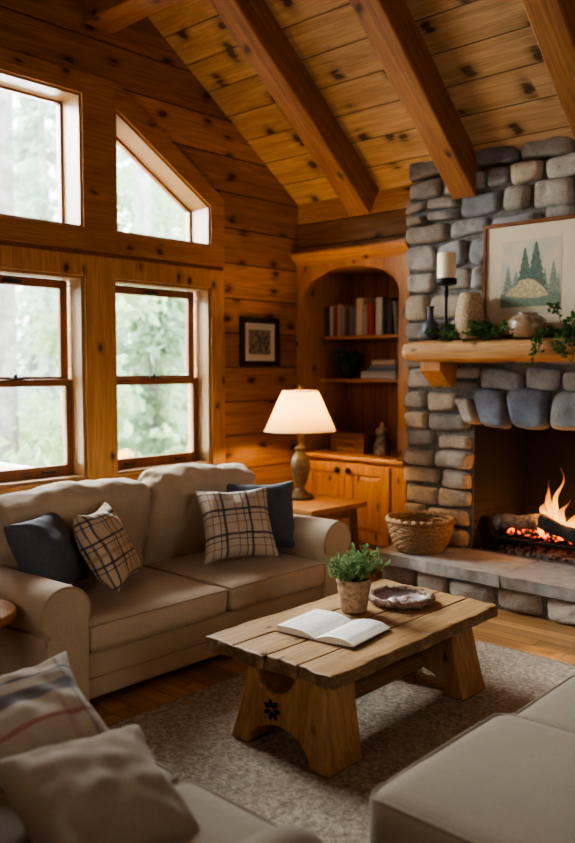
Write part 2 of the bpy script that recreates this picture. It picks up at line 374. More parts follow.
# soft furnishing helpers
def softf(w, d, h, r, puff, side):
    hw, hd, hh = w/2, d/2, h/2
    def f(p):
        half = (hw, hd, hh)
        inn = Vector([max(-(half[i]-r), min(half[i]-r, p[i])) for i in range(3)])
        dv = Vector(p) - inn
        q = inn + dv.normalized() * r if dv.length > 1e-6 else Vector(p)
        u, v, t = q.x/hw, q.y/hd, q.z/hh
        q = q.copy()
        q.z += math.copysign(1, t) * puff * (1-u*u)*(1-v*v) * min(1, abs(t)*1.5)
        q.x += u * side * (1-v*v)*(1-t*t); q.y += v * side * (1-u*u)*(1-t*t)
        return q
    return f
def cushion(w, d, h, r=.05, puff=.03, side=.02, n=16, seed=0, wr=.006, fold=0):
    bm = NB(); bmesh.ops.create_cube(bm, size=1)
    bmesh.ops.subdivide_edges(bm, edges=bm.edges[:], cuts=n, use_grid_fill=True)
    f = softf(w, d, h, r, puff, side)
    for v in bm.verts:
        q = f((v.co.x*w, v.co.y*d, v.co.z*h))
        k = noise.noise(Vector((q.x*4+seed*5, q.y*4, q.z*4))) * wr + noise.noise(Vector((q.x*13, q.y*9+seed, q.z*11))) * wr * .5
        if fold: k -= fold * max(0, 1-abs(noise.noise(Vector((q.x*3.2+seed, q.y*7, q.z*3))))*3.2)**2
        v.co = q + q.normalized() * k
    return bm
def piping(w, d, h, r, puff, side, zs=1, rad=.005, n=14):
    f = softf(w, d, h, r, puff, side); pts = []
    hw, hd, hh = w/2, d/2, h/2
    rr = r*.9
    for k in range(4*n):
        e, t = divmod(k, n); t = -1 + 2*t/n
        p = [(t*hw, -hd), (hw, t*hd), (-t*hw, hd), (-hw, -t*hd)][e]
        q = f((p[0], p[1], zs*hh)); pts.append(q)
    bm = NB(); tube(bm, pts, rad, 6, True); return bm
def pillow_bm(s, T, n=22, seed=0, wr=.012, flop=.0):
    bm = NB(); h = s/2; grid = {}; uvl = bm.loops.layers.uv.new('UVMap'); ij = {}
    for side in (1, -1):
        for i in range(n+1):
            for j in range(n+1):
                u, v = -1+2*i/n, -1+2*j/n
                edge = i in (0, n) or j in (0, n)
                if edge and side == -1: continue
                k = ((1-u*u)*(1-v*v))**.42 if not edge else 0
                x = u*h*(1-.15*(1-v*v)*abs(u)); y = v*h*(1-.15*(1-u*u)*abs(v))
                z = side*T*k*(1+.12*noise.noise(Vector((u*1.5+seed, v*1.5, side))))
                z += wr*noise.noise(Vector((u*3.5+seed*3, v*3.5, side*2))) * (0 if edge else 1)
                z += flop*(v*v*.5 + u*v*.5) + .02*noise.noise(Vector((u+seed, v, 0)))
                vv = bm.verts.new((x, y, z)); grid[(side, i, j)] = vv; ij[vv] = (u*h, v*h)
                if edge: grid[(-1, i, j)] = vv
    for side in (1, -1):
        for i in range(n):
            for j in range(n):
                q = [grid[(side, i, j)], grid[(side, i+1, j)], grid[(side, i+1, j+1)], grid[(side, i, j+1)]]
                f = bm.faces.new(q if side == 1 else q[::-1]); f.smooth = True
                for lp in f.loops: lp[uvl].uv = ij[lp.vert]
    return bm
def orient(loc, yaw, lean, roll=0):
    n = Vector((math.cos(yaw)*math.cos(lean), math.sin(yaw)*math.cos(lean), math.sin(lean)))
    rt = Vector((-math.sin(yaw), math.cos(yaw), 0)); up = n.cross(rt)
    m = Matrix((rt, up, n)).transposed().to_4x4() @ Matrix.Rotation(roll, 4, 'Z')
    m.translation = Vector(loc); return m
def throw_pillow(label, group, mat, s, T, loc, yaw, lean, roll, seed, pipe=None, wr=.012, flop=0, name='throw_pillow'):
    o = obj(name, pillow_bm(s, T, seed=seed, wr=wr, flop=flop), mat, sub=1)
    o.matrix_world = orient(loc, yaw, lean, roll)
    tag(o, label, 'pillow', group)
    if pipe:
        bm = NB(); h = s/2; pts = []
        n = 12
        for k in range(4*n):
            e, t = divmod(k, n); t = -1 + 2*t/n
            u, v = [(t, -1), (1, t), (-t, 1), (-1, -t)][e]
            pts.append((u*h*(1-.15*(1-v*v)*abs(u)), v*h*(1-.15*(1-u*u)*abs(v)), flop*(v*v*.5+u*v*.5) + .02*noise.noise(Vector((u+seed, v, 0)))))
        tube(bm, pts, .004, 6, True); obj('piping', bm, pipe, o)
    return o
def leaf(bm, p, d, l, w, up=None, fold=.25):
    d = Vector(d).normalized(); s = d.cross(Vector((random.uniform(-1, 1), random.uniform(-1, 1), random.uniform(-1, 1)))).normalized(); nrm = d.cross(s)
    p = Vector(p); b = p + d*l*.5
    a = bm.verts.new(p); t = bm.verts.new(p + d*l - nrm*l*.15)
    x = bm.verts.new(b + s*w + nrm*w*fold); y = bm.verts.new(b - s*w + nrm*w*fold)
    bm.faces.new((a, x, t)); bm.faces.new((a, t, y))
def rdir(up=0.0):
    while True:
        v = Vector((random.uniform(-1, 1), random.uniform(-1, 1), random.uniform(-1, 1)))
        if .1 < v.length < 1: return (v.normalized() + Vector((0, 0, up))).normalized()

# ------------------------------------------------------------------ room shell
XL, YB, YR, XR = -4.95, 5.5, -2.5, 2.2
RIDGE, SL, EAVE = 1.5, .68, 3.05
def zc(y): return EAVE + SL*(YB-y) if y >= RIDGE else EAVE + SL*(y-YR)
LOW = [(2.36, 3.26), (3.51, 4.44)]; LZ0, LZ1 = .82, 2.24
UP1 = [(2.36, 2.57), (3.26, 2.57), (3.26, 3.48), (2.36, 3.48)]
UP2 = [(3.54, 2.57), (4.44, 2.57), (4.44, 2.88), (3.54, 3.44)]
holes = [[(a, LZ0), (b, LZ0), (b, LZ1), (a, LZ1)] for a, b in LOW] + [UP1, UP2]
bm = NB(); prism(bm, [(YR, 0), (YB+.7, 0), (YB+.7, EAVE), (YB, EAVE), (RIDGE, zc(RIDGE)), (YR, EAVE)], 'X', XL-.28, XL, holes)
struct('wall_left', 'knotty pine plank gable wall with four windows', 'wall', bm, M['wall_l'])
bm = NB(); prism(bm, [(XL, 2.612), (-3.69, 2.612), (-3.69, EAVE+.05), (XL, EAVE+.05)], 'Y', YB, YB+.12)
struct('wall_back', 'pine plank wall above the bookcase behind the chimney', 'wall', bm, M['wall_b'])
bm = NB(); box(bm, -.94, XR, YB, YB+.12, 0, EAVE+.05)
struct('wall_back', 'pine plank wall to the right of the stone chimney', 'wall', bm, M['wall_b'])
bm = NB(); box(bm, XL, XR, YB+.7, YB+.82, 0, EAVE)
struct('wall_back', 'outer wall behind the bookcase and firebox', 'wall', bm, M['wall_b'])
bm = NB(); prism(bm, [(YR, 0), (YB+.7, 0), (YB+.7, EAVE), (YB, EAVE), (RIDGE, zc(RIDGE)), (YR, EAVE)], 'X', XR, XR+.2)
struct('wall_right', 'pine plank wall on the far right side', 'wall', bm, M['wall_l'])
bm = NB(); box(bm, XL, XR, YR-.2, YR, 0, EAVE)
struct('wall_rear', 'pine plank wall behind the seating', 'wall', bm, M['wall_b'])
bm = NB(); box(bm, XL-.28, XR+.2, YR-.2, YB+.82, -.1, 0)
struct('floor', 'warm oak plank floor', 'floor', bm, M['floor'])
bm = NB()
prism(bm, [(YB+.1, zc(YB)-.068), (RIDGE, zc(RIDGE)), (YR-.1, EAVE-.068), (YR-.1, EAVE+.1), (RIDGE, zc(RIDGE)+.17), (YB+.1, EAVE+.1)], 'X', XL-.28, XR+.2)
struct('ceiling', 'sloping ceiling of knotty pine boards', 'ceiling', bm, M['ceil'])
# rafters on the near slope
ang = math.atan(SL); blab = ['sloping timber rafter ending above the bookcase', 'sloping timber rafter ending on top of the stone chimney', 'sloping timber rafter at the upper right above the framed print', None, None, None]
LEN = math.hypot(YB-RIDGE, zc(RIDGE)-EAVE)
for k, x in enumerate((-4.15, -3.185, -2.15, -1.18, -.2, .8)):
    bm = NB(); bmesh.ops.create_cube(bm, size=1); bmesh.ops.scale(bm, vec=(LEN, .19, .27), verts=bm.verts)
    bmesh.ops.subdivide_edges(bm, edges=[e for e in bm.edges if abs((e.verts[0].co-e.verts[1].co).x) > 1], cuts=24)
    rough(bm, .010, 2.2, k)
    ym, zm = (YB+RIDGE)/2, (EAVE+zc(RIDGE))/2
    nrm = Vector((0, math.sin(ang), math.cos(ang)))
    o = obj('ceiling_beam', bm, M['beam'], bevel=.012)
    o.location = Vector((x, ym - (.11 if k else 0) * 0, zm)) - nrm*.125; o.rotation_euler = (0, 0, 0)
    piv = Matrix.Translation((x, YB, 0)); toe = (.085, .08, .05, .03, 0, 0)[k]
    o.matrix_world = piv @ Matrix.Rotation(toe, 4, 'Z') @ piv.inverted() @ Matrix.Translation(o.location) @ Matrix(((0, 1, 0), (-math.cos(ang), 0, math.sin(ang)), (math.sin(ang), 0, math.cos(ang)))).to_4x4()
    tag(o, blab[k] or 'sloping timber rafter out of the picture to the right', 'beam', 'rafters', 'structure')
bm = NB(); bmesh.ops.create_cube(bm, size=1); bmesh.ops.scale(bm, vec=(XR-XL, .24, .30), verts=bm.verts)
bmesh.ops.subdivide_edges(bm, edges=[e for e in bm.edges if abs((e.verts[0].co-e.verts[1].co).x) > 1], cuts=24); rough(bm, .01, 2, 9)
o = obj('ceiling_beam', bm, M['beam'], loc=((XL+XR)/2, 3.42, 4.11), bevel=.012)
tag(o, 'level timber tie beam high above the windows at upper left', 'beam', None, 'structure')

# window casings (trim)
T0, T1 = XL, XL+.03
bm = NB(); prism(bm, [(2.08, .66), (4.58, .66), (4.58, 2.385), (2.08, 2.385)], 'X', T0, T1, [[(a, LZ0), (b, LZ0), (b, LZ1), (a, LZ1)] for a, b in LOW])
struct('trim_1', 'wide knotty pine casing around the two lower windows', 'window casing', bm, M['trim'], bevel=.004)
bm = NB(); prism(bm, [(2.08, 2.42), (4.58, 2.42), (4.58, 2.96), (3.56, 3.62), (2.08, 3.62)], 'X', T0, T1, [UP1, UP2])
struct('trim_2', 'pine casing around the two upper windows, coloured dark for backlight', 'window casing', bm, M['trim_backlit'], bevel=.004)
bm = NB(); box(bm, T0, XL+.012, 2.08, 4.58, 2.385, 2.42)  # dark strip standing in for shadow in the recessed gap
struct('groove_shade', 'dark strip painted as the shadow between lower and upper casings', 'shadow strip', bm, M['sash'])

# windows
def inset(poly, t):
    n = len(poly); out = []
    for i in range(n):
        p0, p1, p2 = Vector(poly[i-1]), Vector(poly[i]), Vector(poly[(i+1) % n])
        d1, d2 = (p1-p0).normalized(), (p2-p1).normalized()
        n1, n2 = Vector((-d1.y, d1.x)), Vector((-d2.y, d2.x))
        a = p1 + n1*t; b = p1 + n2*t
        den = d1.x*d2.y - d1.y*d2.x
        k = ((b-a).x*d2.y - (b-a).y*d2.x)/den
        q = a + d1*k; out.append((q.x, q.y))
    return out
def frame_ring(bm, poly, t, x0, x1): prism(bm, poly, 'X', x0, x1, [inset(poly, t)])
def fixed_window(name, label, poly):
    r = root(name, label, 'window', (XL, sum(p[0] for p in poly)/4, poly[0][1]), 0, None, 'structure')
    L = r.location
    bm = NB(); frame_ring(bm, poly, .016, XL-.20, XL+.006); obj('jamb', bm, M['jamb'], r, shift=L)
    bm = NB(); frame_ring(bm, inset(poly, .014), .02, XL-.245, XL-.20); obj('window_frame', bm, M['sash'], r, shift=L)
    bm = NB(); prism(bm, inset(poly, .03), 'X', XL-.226, XL-.222); obj('pane', bm, M['glass'], r, shift=L)
fixed_window('window_3', 'square fixed upper window at the upper left', UP1)
fixed_window('window_4', 'slant-topped fixed window below the roof slope', UP2)
def hung_window(name, label, a, b):
    r = root(name, label, 'window', (XL, (a+b)/2, LZ0), 0, None, 'structure'); L = r.location
    P = [(a, LZ0), (b, LZ0), (b, LZ1), (a, LZ1)]
    bm = NB(); frame_ring(bm, P, .022, XL-.13, XL+.006); obj('jamb', bm, M['jamb'], r, shift=L)
    mid = 1.50; q = .02
    bm = NB(); frame_ring(bm, [(a+q, mid-.02), (b-q, mid-.02), (b-q, LZ1-q), (a+q, LZ1-q)], .062, XL-.20, XL-.165)
    u = obj('upper_sash', bm, M['sash'], r, shift=L, bevel=.004)
    bm = NB(); box(bm, XL-.185, XL-.181, a+q+.06, b-q-.06, mid+.04, LZ1-q-.06); obj('pane', bm, M['glass'], u, shift=L)
    bm = NB(); frame_ring(bm, [(a+q, LZ0+q), (b-q, LZ0+q), (b-q, mid+.022), (a+q, mid+.022)], .05, XL-.163, XL-.125)
    box(bm, XL-.163, XL-.122, a+q, b-q, LZ0+q, LZ0+q+.075)
    l = obj('lower_sash', bm, M['sash'], r, shift=L, bevel=.004)
    bm = NB(); box(bm, XL-.146, XL-.142, a+q+.05, b-q-.05, LZ0+.09, mid-.02); obj('pane', bm, M['glass'], l, shift=L)
    bm = NB(); c = (a+b)/2; box(bm, XL-.15, XL-.115, c-.045, c+.045, mid+.022, mid+.034); lathe(bm, [(.012, 0), (.012, .02), (.004, .024)], 10, (XL-.13, c, mid+.034))
    obj('sash_lock', bm, M['knob'], l, shift=L)
    for yy in (a+.22, b-.22):
        bm = NB(); box(bm, XL-.122, XL-.105, yy-.05, yy+.05, LZ0+q+.022, LZ0+q+.046); obj('sash_lift', bm, M['knob'], l, shift=L, bevel=.004)
    bm = NB(); box(bm, XL-.165, XL-.14, c-.06, c+.06, LZ1-.075, LZ1-.045); obj('vent_latch', bm, M['knob'], u, shift=L)
hung_window('window_1', 'left lower double-hung sash window behind the sofa', *LOW[0])
hung_window('window_2', 'right lower double-hung sash window beside the small dark picture', *LOW[1])

# ------------------------------------------------------------------ outdoors
bm = NB(); bmesh.ops.create_grid(bm, x_segments=40, y_segments=40, size=22)
for v in bm.verts: v.co.z = .3*noise.noise(v.co*.15) + max(0, -v.co.x-2)*.05
struct('ground', 'forest floor outside the windows', 'ground', bm, M['ground'], loc=(-28, 12, -.9), smooth=True)
rl = root('deck_railing', 'pale weathered deck railing outside the left lower window', 'railing', (-5.4, 3.3, -.4))
for z0 in (1.17, .55):
    bm = NB(); box(bm, -4.0, 0, -.06, .06, z0, z0+.05); obj('rail', bm, M['deck'], rl)
for k in range(20):
    bm = NB(); box(bm, -.2-k*.195, -.16-k*.195, -.02, .02, .6, 1.17); obj('baluster', bm, M['deck'], rl)
bm = NB(); box(bm, -4.0, .1, -2.2, .1, .1, .18)
for x in (-3.95, -2.0, -.1): box(bm, x-.05, x+.05, -.05, .05, -.5, 1.17)
obj('deck_platform', bm, M['deck'], rl)
def trunk_bm(h, r, seed):
    bm = NB(); pts = [(.12*noise.noise(Vector((seed, z*.3, 0))), .12*noise.noise(Vector((seed+9, z*.3, 0))), z*h/10) for z in range(11)]
    tube(bm, pts, lambda t: r*(1-.75*t) + .02, 10); return bm
def conifer(label, x, y, h, rad, mat, tm, seed, base=.15, n=900, group='forest trees', tr=None):
    random.seed(seed); r = root('conifer_tree', label, 'tree', (x, y, -.85 + .05*max(0, -x-30)), random.uniform(0, 6), group)
    obj('trunk', trunk_bm(h, tr or .016*h+.03, seed), tm, r)
    bm = NB(); nb = int(n/9)
    for k in range(nb):
        t = base + (1-base)*(k/nb)**.9; z = t*h; L = rad*(1-t)**.8*random.uniform(.6, 1.1) + .12
        a = random.uniform(0, 2*math.pi); d = Vector((math.cos(a), math.sin(a), -.15))
        for s in range(9):
            q = (s+.6)/9; p = Vector((0, 0, z)) + d*L*q + Vector((0, 0, -.25*L*q*q))
            for _ in range(2):
                e = (d + rdir()*.8).normalized(); e.z -= .25
                leaf(bm, p, e, .34*random.uniform(.6, 1.2), .075)
    obj('crown', bm, mat, r)
def broadleaf(label, x, y, h, rad, mat, tm, seed, n=1400, group='forest trees'):
    random.seed(seed); r = root('broadleaf_tree', label, 'tree', (x, y, -.85), random.uniform(0, 6), group)
    obj('trunk', trunk_bm(h*.9, .02*h+.02, seed), tm, r)
    bm = NB(); cs = [Vector((random.uniform(-1, 1)*rad, random.uniform(-1, 1)*rad, random.uniform(.3, 1.0)*h)) for _ in range(14)]
    for k in range(n):
        c = random.choice(cs); p = c + rdir()*rad*.5*random.random()**.4
        leaf(bm, p, rdir(-.2), .20*random.uniform(.6, 1.3), .07)
    obj('crown', bm, mat, r)
FAR = 'tall conifer paled for haze in the blurred forest beyond the windows'
conifer('grey-trunked conifer seen at the left edge of the left windows', -10.6, 5.73, 13, .9, M['needle'], M['trunk'], 11, .62, 500, tr=.17)
conifer('young green conifer seen through the right lower window', -11.5, 9.0, 4.6, 1.7, M['needle'], M['trunk'], 12, .05, 1000)
broadleaf('bright leafy sapling filling the left lower window', -10.5, 7.0, 4.0, .95, M['broad'], M['trunk2'], 13, 1300)
broadleaf('leafy tree seen through the slant-topped window', -14.5, 11.8, 8.0, 1.6, M['broad'], M['trunk2'], 14, 1600)
for k, (x, y, h, rd, m, tm) in enumerate([(-17, 10.2, 9.5, 2.2, 'needle_hazed', 'trunk2'), (-18, 13.8, 11, 2.4, 'needle_hazed', 'trunk'), (-16.5, 15.3, 9, 2.2, 'needle_hazed', 'trunk2'), (-21, 12.2, 9, 2.6, 'needle_hazed', 'trunk'), (-22, 17.5, 12, 2.6, 'needle_hazed', 'trunk2'), (-23, 15, 10, 2.6, 'needle_hazed', 'trunk'), (-19.5, 17.0, 10, 2.3, 'needle_hazed', 'trunk'), (-25, 20, 12, 2.8, 'needle_hazed', 'trunk')]):
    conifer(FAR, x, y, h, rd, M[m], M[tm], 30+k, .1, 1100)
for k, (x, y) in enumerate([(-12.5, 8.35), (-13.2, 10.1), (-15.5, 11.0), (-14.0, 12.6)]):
    conifer('slim bare forest trunk behind the nearer foliage outside', x, y, 12, .8, M['needle_hazed'], M['trunk2' if k % 2 else 'trunk'], 60+k, .7, 400)
random.seed(5)
bm = NB()
for k in range(2600):
    x = random.uniform(-20, -9.5); y = random.uniform(.45, .95)*-x; leaf(bm, (x, y, -.85 + random.random()**1.6*1.5), rdir(.3), .26, .07)
tag(obj('undergrowth', bm, M['broad']), 'low leafy undergrowth on the forest floor outside', 'undergrowth', kind='stuff')

# ------------------------------------------------------------------ bookcase
BX0, BX1 = -4.945, -3.72; OX0, OX1 = -4.85, -3.835; BF = 5.5
bc = root('built_in_bookcase', 'arched pine bookcase built in beside the stone chimney', 'bookcase', (-4.335, 5.75, 0)); L = bc.location
arch = []
for k in range(17):
    t = k/16; x = OX0 + (OX1-OX0)*t; arch.append((x, 2.26 + .20*(max(0, 1-(2*t-1)**2))**.62))
bm = NB(); prism(bm, [(BX0, .86), (OX0, .86)] + arch + [(OX1, .86), (BX1, .86), (BX1, 2.56), (BX0, 2.56)], 'Y', BF-.03, BF)
obj('face_frame', bm, M['cab'], bc, shift=L, bevel=.004)
bm = NB(); prism(bm, [(BF+.06, 2.50), (BF-.03, 2.50), (BF-.045, 2.53), (BF-.085, 2.56), (BF-.105, 2.585), (BF-.105, 2.61), (BF+.06, 2.61)], 'X', BX0-.0, BX1+.0); obj('cornice', bm, M['cabx'], bc, shift=L, bevel=.003)
bm = NB(); box(bm, OX0-.03, OX0, BF, 6.1, .86, 2.5); box(bm, OX1, OX1+.03, BF, 6.1, .86, 2.5); box(bm, OX0, OX1, BF, 6.1, 2.47, 2.5); obj('side_panel', bm, M['cab'], bc, shift=L)
bm = NB(); box(bm, OX0-.03, OX1+.03, 6.1, 6.13, 0, 2.5); obj('back_panel', bm, wood('bookcase_back_boards', (.40, .17, .05), (.30, .11, .03), 'Z', 'X', .14, .3, .45, .006), bc, shift=L)
SF = 5.70
for z in (1.855, 1.475):
    bm = NB(); box(bm, OX0, OX1, SF, 6.1, z, z+.03); obj('shelf', bm, M['cabx'], bc, shift=L, bevel=.004)
bm = NB(); box(bm, BX0, BX1, 5.39, 6.1, .825, .86); obj('countertop', bm, M['cabx'], bc, shift=L, bevel=.008)
CF = 5.44
bm = NB(); prism(bm, [(BX0, .06), (BX1, .06), (BX1, .825), (BX0, .825)], 'Y', CF, CF+.03, [[(-4.80, .14), (-3.88, .14), (-3.88, .785), (-4.80, .785)]])
box(bm, BX0, BX0+.03, CF+.03, 6.1, 0, .825); box(bm, BX1-.03, BX1, CF+.03, 6.1, 0, .825); box(bm, BX0, BX1, CF+.05, CF+.08, 0, .06)
box(bm, BX0+.03, BX1-.03, CF+.031, CF+.05, .1, .81)
obj('cabinet_case', bm, M['cab'], bc, shift=L, bevel=.004)
for x0, x1, kx in ((-4.805, -4.343, -4.40), (-4.337, -3.875, -4.28)):
    bm = NB(); prism(bm, [(x0, .135), (x1, .135), (x1, .79), (x0, .79)], 'Y', CF-.022, CF, [[(x0+.085, .225), (x1-.085, .225), (x1-.085, .705), (x0+.085, .705)]])
    a, b = [(x0+.087, .227), (x1-.087, .227), (x1-.087, .703), (x0+.087, .703)], [(x0+.125, .265), (x1-.125, .265), (x1-.125, .665), (x0+.125, .665)]
    va = [bm.verts.new((p[0], CF-.006, p[1])) for p in a]; vb = [bm.verts.new((p[0], CF-.019, p[1])) for p in b]
    bm.faces.new(vb)
    for i in range(4): bm.faces.new((va[i], va[(i+1) % 4], vb[(i+1) % 4], vb[i]))
    dr = obj('cabinet_door', bm, M['cab'], bc, shift=L, bevel=.003)
    bm = NB(); lathe(bm, [(.009, 0), (.009, .014), (.024, .022), (.027, .034), (.018, .044), (.002, .047)], 16)
    bmesh.ops.rotate(bm, verts=bm.verts, cent=(0, 0, 0), matrix=Matrix.Rotation(R(90), 3, 'X')); bmesh.ops.translate(bm, verts=bm.verts, vec=(kx, CF-.022, .735))
    obj('knob', bm, M['knob'], dr, shift=L)

# books on the top shelf
def book_bm(t, h, d):
    """spine towards -Y, standing, base at z=0, x 0..t"""
    bm = NB(); c = .004
    box(bm, 0, c, .006, d, 0, h); box(bm, t-c, t, .006, d, 0, h)
    prism(bm, [(0, .006), (t*.2, .001), (t*.5, -.002), (t*.8, .001), (t, .006), (t-c, .012), (c, .012)], 'Z', 0, h)
    for zz in (.15, .8): box(bm, -.0005, t+.0005, -.003, .006, h*zz, h*zz+.006)
    nf = len(bm.faces)
    box(bm, c, t-c, .012, d-.006, .004, h-.004)
    bm.faces.ensure_lookup_table()
    for f in bm.faces[nf:]: f.material_index = 1
    return bm
books = [('dark brown book standing first at the left end of the row', .058, .27, (.045, .03, .025)), ('faded white-spined book second from the left end of the row', .04, .275, (.42, .38, .33)), ('rust red book third from the left of the top shelf', .048, .265, (.22, .05, .03)),
 ('tan book between the rust red and grey books', .05, .285, (.42, .29, .16)), ('ash grey book right of the tan book', .048, .265, (.22, .21, .20)), ('dark chestnut book right of the ash grey one', .05, .25, (.10, .055, .035)),
 ('dusty purple book in the middle of the row', .042, .255, (.17, .11, .13)), ('slate blue book left of the tall cream one', .045, .25, (.13, .15, .19)), ('tall thick cream book in the middle of the row', .08, .325, (.58, .47, .31)),
 ('light grey book between the cream and bright red books', .045, .27, (.33, .31, .28)), ('bright red book with a thick spine', .07, .285, (.36, .045, .035)), ('slim maroon book beside the bright red one', .03, .27, (.16, .03, .03)),
 ('tall thick white book near the right end', .075, .32, (.66, .62, .55)), ('tall black book right of the white one', .045, .318, (.018, .018, .02)), ('wide charcoal book second from the right end', .06, .305, (.035, .035, .04)), ('leaning grey-green book at the right end of the row', .05, .28, (.16, .17, .15))]
x = OX0 + .012
ztop = 1.885
for i, (lab, t, h, c) in enumerate(books):
    t *= .875; c = tuple(min(.75, v*1.25) for v in c)
    o = obj('book', book_bm(t, h, .19), [plain('book_cloth', c, .65), M['page']], loc=(x, SF + .04 + .012*random.random(), ztop)); tag(o, lab, 'book', 'books standing on the top shelf')
    x += t + .0035
# the last book leans back against its neighbour, on its lower left corner
o.rotation_euler = (0, R(-6), 0); o.location.x = x - t + .032; o.location.z = ztop + .001

# flat stack on the middle shelf
zz = 1.505
for lab, w, d, t, c, rz, dx in [('white book at the bottom of the flat stack', .37, .26, .035, (.60, .58, .54), 0, 0), ('pale grey book second in the flat stack', .36, .25, .03, (.44, .45, .46), .03, .0), ('blue book third in the flat stack', .30, .23, .032, (.13, .20, .28), -.03, .02), ('slate grey book fourth in the flat stack', .27, .21, .024, (.24, .27, .30), .05, .03), ('small cream book on top of the flat stack', .24, .19, .04, (.56, .49, .36), 0, .03)]:
    bm = book_bm(t, w, d); 
    bmesh.ops.rotate(bm, verts=bm.verts, cent=(0, 0, 0), matrix=Matrix.Rotation(R(90), 3, 'Y'))   # now lies flat: length along x
    bmesh.ops.translate(bm, verts=bm.verts, vec=(-w/2, 0, t))
    mn = min(v.co.z for v in bm.verts); bmesh.ops.translate(bm, verts=bm.verts, vec=(0, 0, -mn))
    o = obj('book', bm, [plain('book_cloth', c, .65), M['page']], loc=(-4.225 + dx, SF+.03 + dx, zz), rot=(0, 0, rz)); tag(o, lab, 'book', 'books lying flat on the middle shelf')
    zz += t + .001
# plant on middle shelf
random.seed(21)
pl = root('potted_plant', 'small dark bushy plant in a dark pot on the middle shelf', 'plant', (-4.66, 5.86, 1.505))
bm = NB(); lathe(bm, [(.062, 0), (.082, .11), (.086, .115), (.086, .135), (.074, .135), (.07, .12)], 24); obj('pot', bm, M['darkpot'], pl)
bm = NB(); lathe(bm, [(.001, .12), (.071, .122)], 16, cap=False); obj('soil', bm, M['soil'], pl)
bm = NB()
for k in range(34):
    d = rdir(.8); p = Vector((0, 0, .12)); L_ = random.uniform(.1, .2)
    for s in range(10):
        q = p + Vector((d.x, d.y, max(.1, d.z)))*L_*(s/10); leaf(bm, q, rdir(.3), .045, .014)
obj('foliage', bm, M['leafi'], pl)
# keepsake box and jar on countertop
kb = root('keepsake_box', 'low carved wooden box on the bookcase counter', 'box', (-4.45, 5.72, .86), R(-2))
bm = NB(); box(bm, -.19, .19, -.13, .13, 0, .135); 
obj('box_body', bm, M['box'], kb, bevel=.006)
bm = NB(); box(bm, -.2, .2, -.14, .14, .137, .165); prism(bm, [(-.18, .165), (-.15, .178), (.15, .178), (.18, .165)], 'Y', -.12, .12); obj('lid', bm, M['box'], kb, bevel=.006)
bm = NB(); prism(bm, [(-.11, .03), (.11, .03), (.11, .105), (-.11, .105)], 'Y', -.136, -.129, [[(-.095, .045), (.095, .045), (.095, .09), (-.095, .09)]])
for k in range(5): lathe(bm, [(.001, -.002), (.012, 0), (.001, .004)], 8, (-.07+.035*k, -.131, .067))
obj('carved_panel', bm, wood('carved_panel_wood', (.40, .22, .10), (.30, .15, .06), 'X', None, knots=0), kb)
fj = root('lidded_jar', 'small grey mottled lidded jar right of the carved box', 'jar', (-4.10, 5.62, .86))
bm = NB(); lathe(bm, [(.055, 0), (.066, .02), (.07, .06), (.058, .11), (.04, .15), (.036, .17), (.05, .19), (.052, .2)], 28); obj('jar_body', bm, plain('grey_mottled_glaze', (.34, .30, .26), .35, 0, 35, .7, .1, c2=(.05, .045, .04)), fj)
bm = NB(); lathe(bm, [(.053, .2), (.05, .215), (.03, .235), (.012, .245), (.016, .26), (.014, .275), (.002, .28)], 24); obj('lid', bm, plain('pale_jar_lid', (.42, .36, .28), .4, 0, 40, .5, .1), fj)

# small dark picture on the left wall
wp = root('framed_picture', 'small black-framed sepia picture hung on the pine wall', 'picture', (XL, 5.0, 1.61))
P = [(-.235, 0), (.235, 0), (.235, .42), (-.235, .42)]
bm = NB(); frame_ring(bm, P, .05, .002, .03); obj('frame', bm, M['blackframe'], wp, bevel=.006)
bm = NB(); prism(bm, inset(P, .045), 'X', .002, .012); obj('mat_board', bm, M['matw'], wp)
bm = NB(); prism(bm, inset(P, .105), 'X', .012, .0135); obj('photograph', bm, M['sepia'], wp)

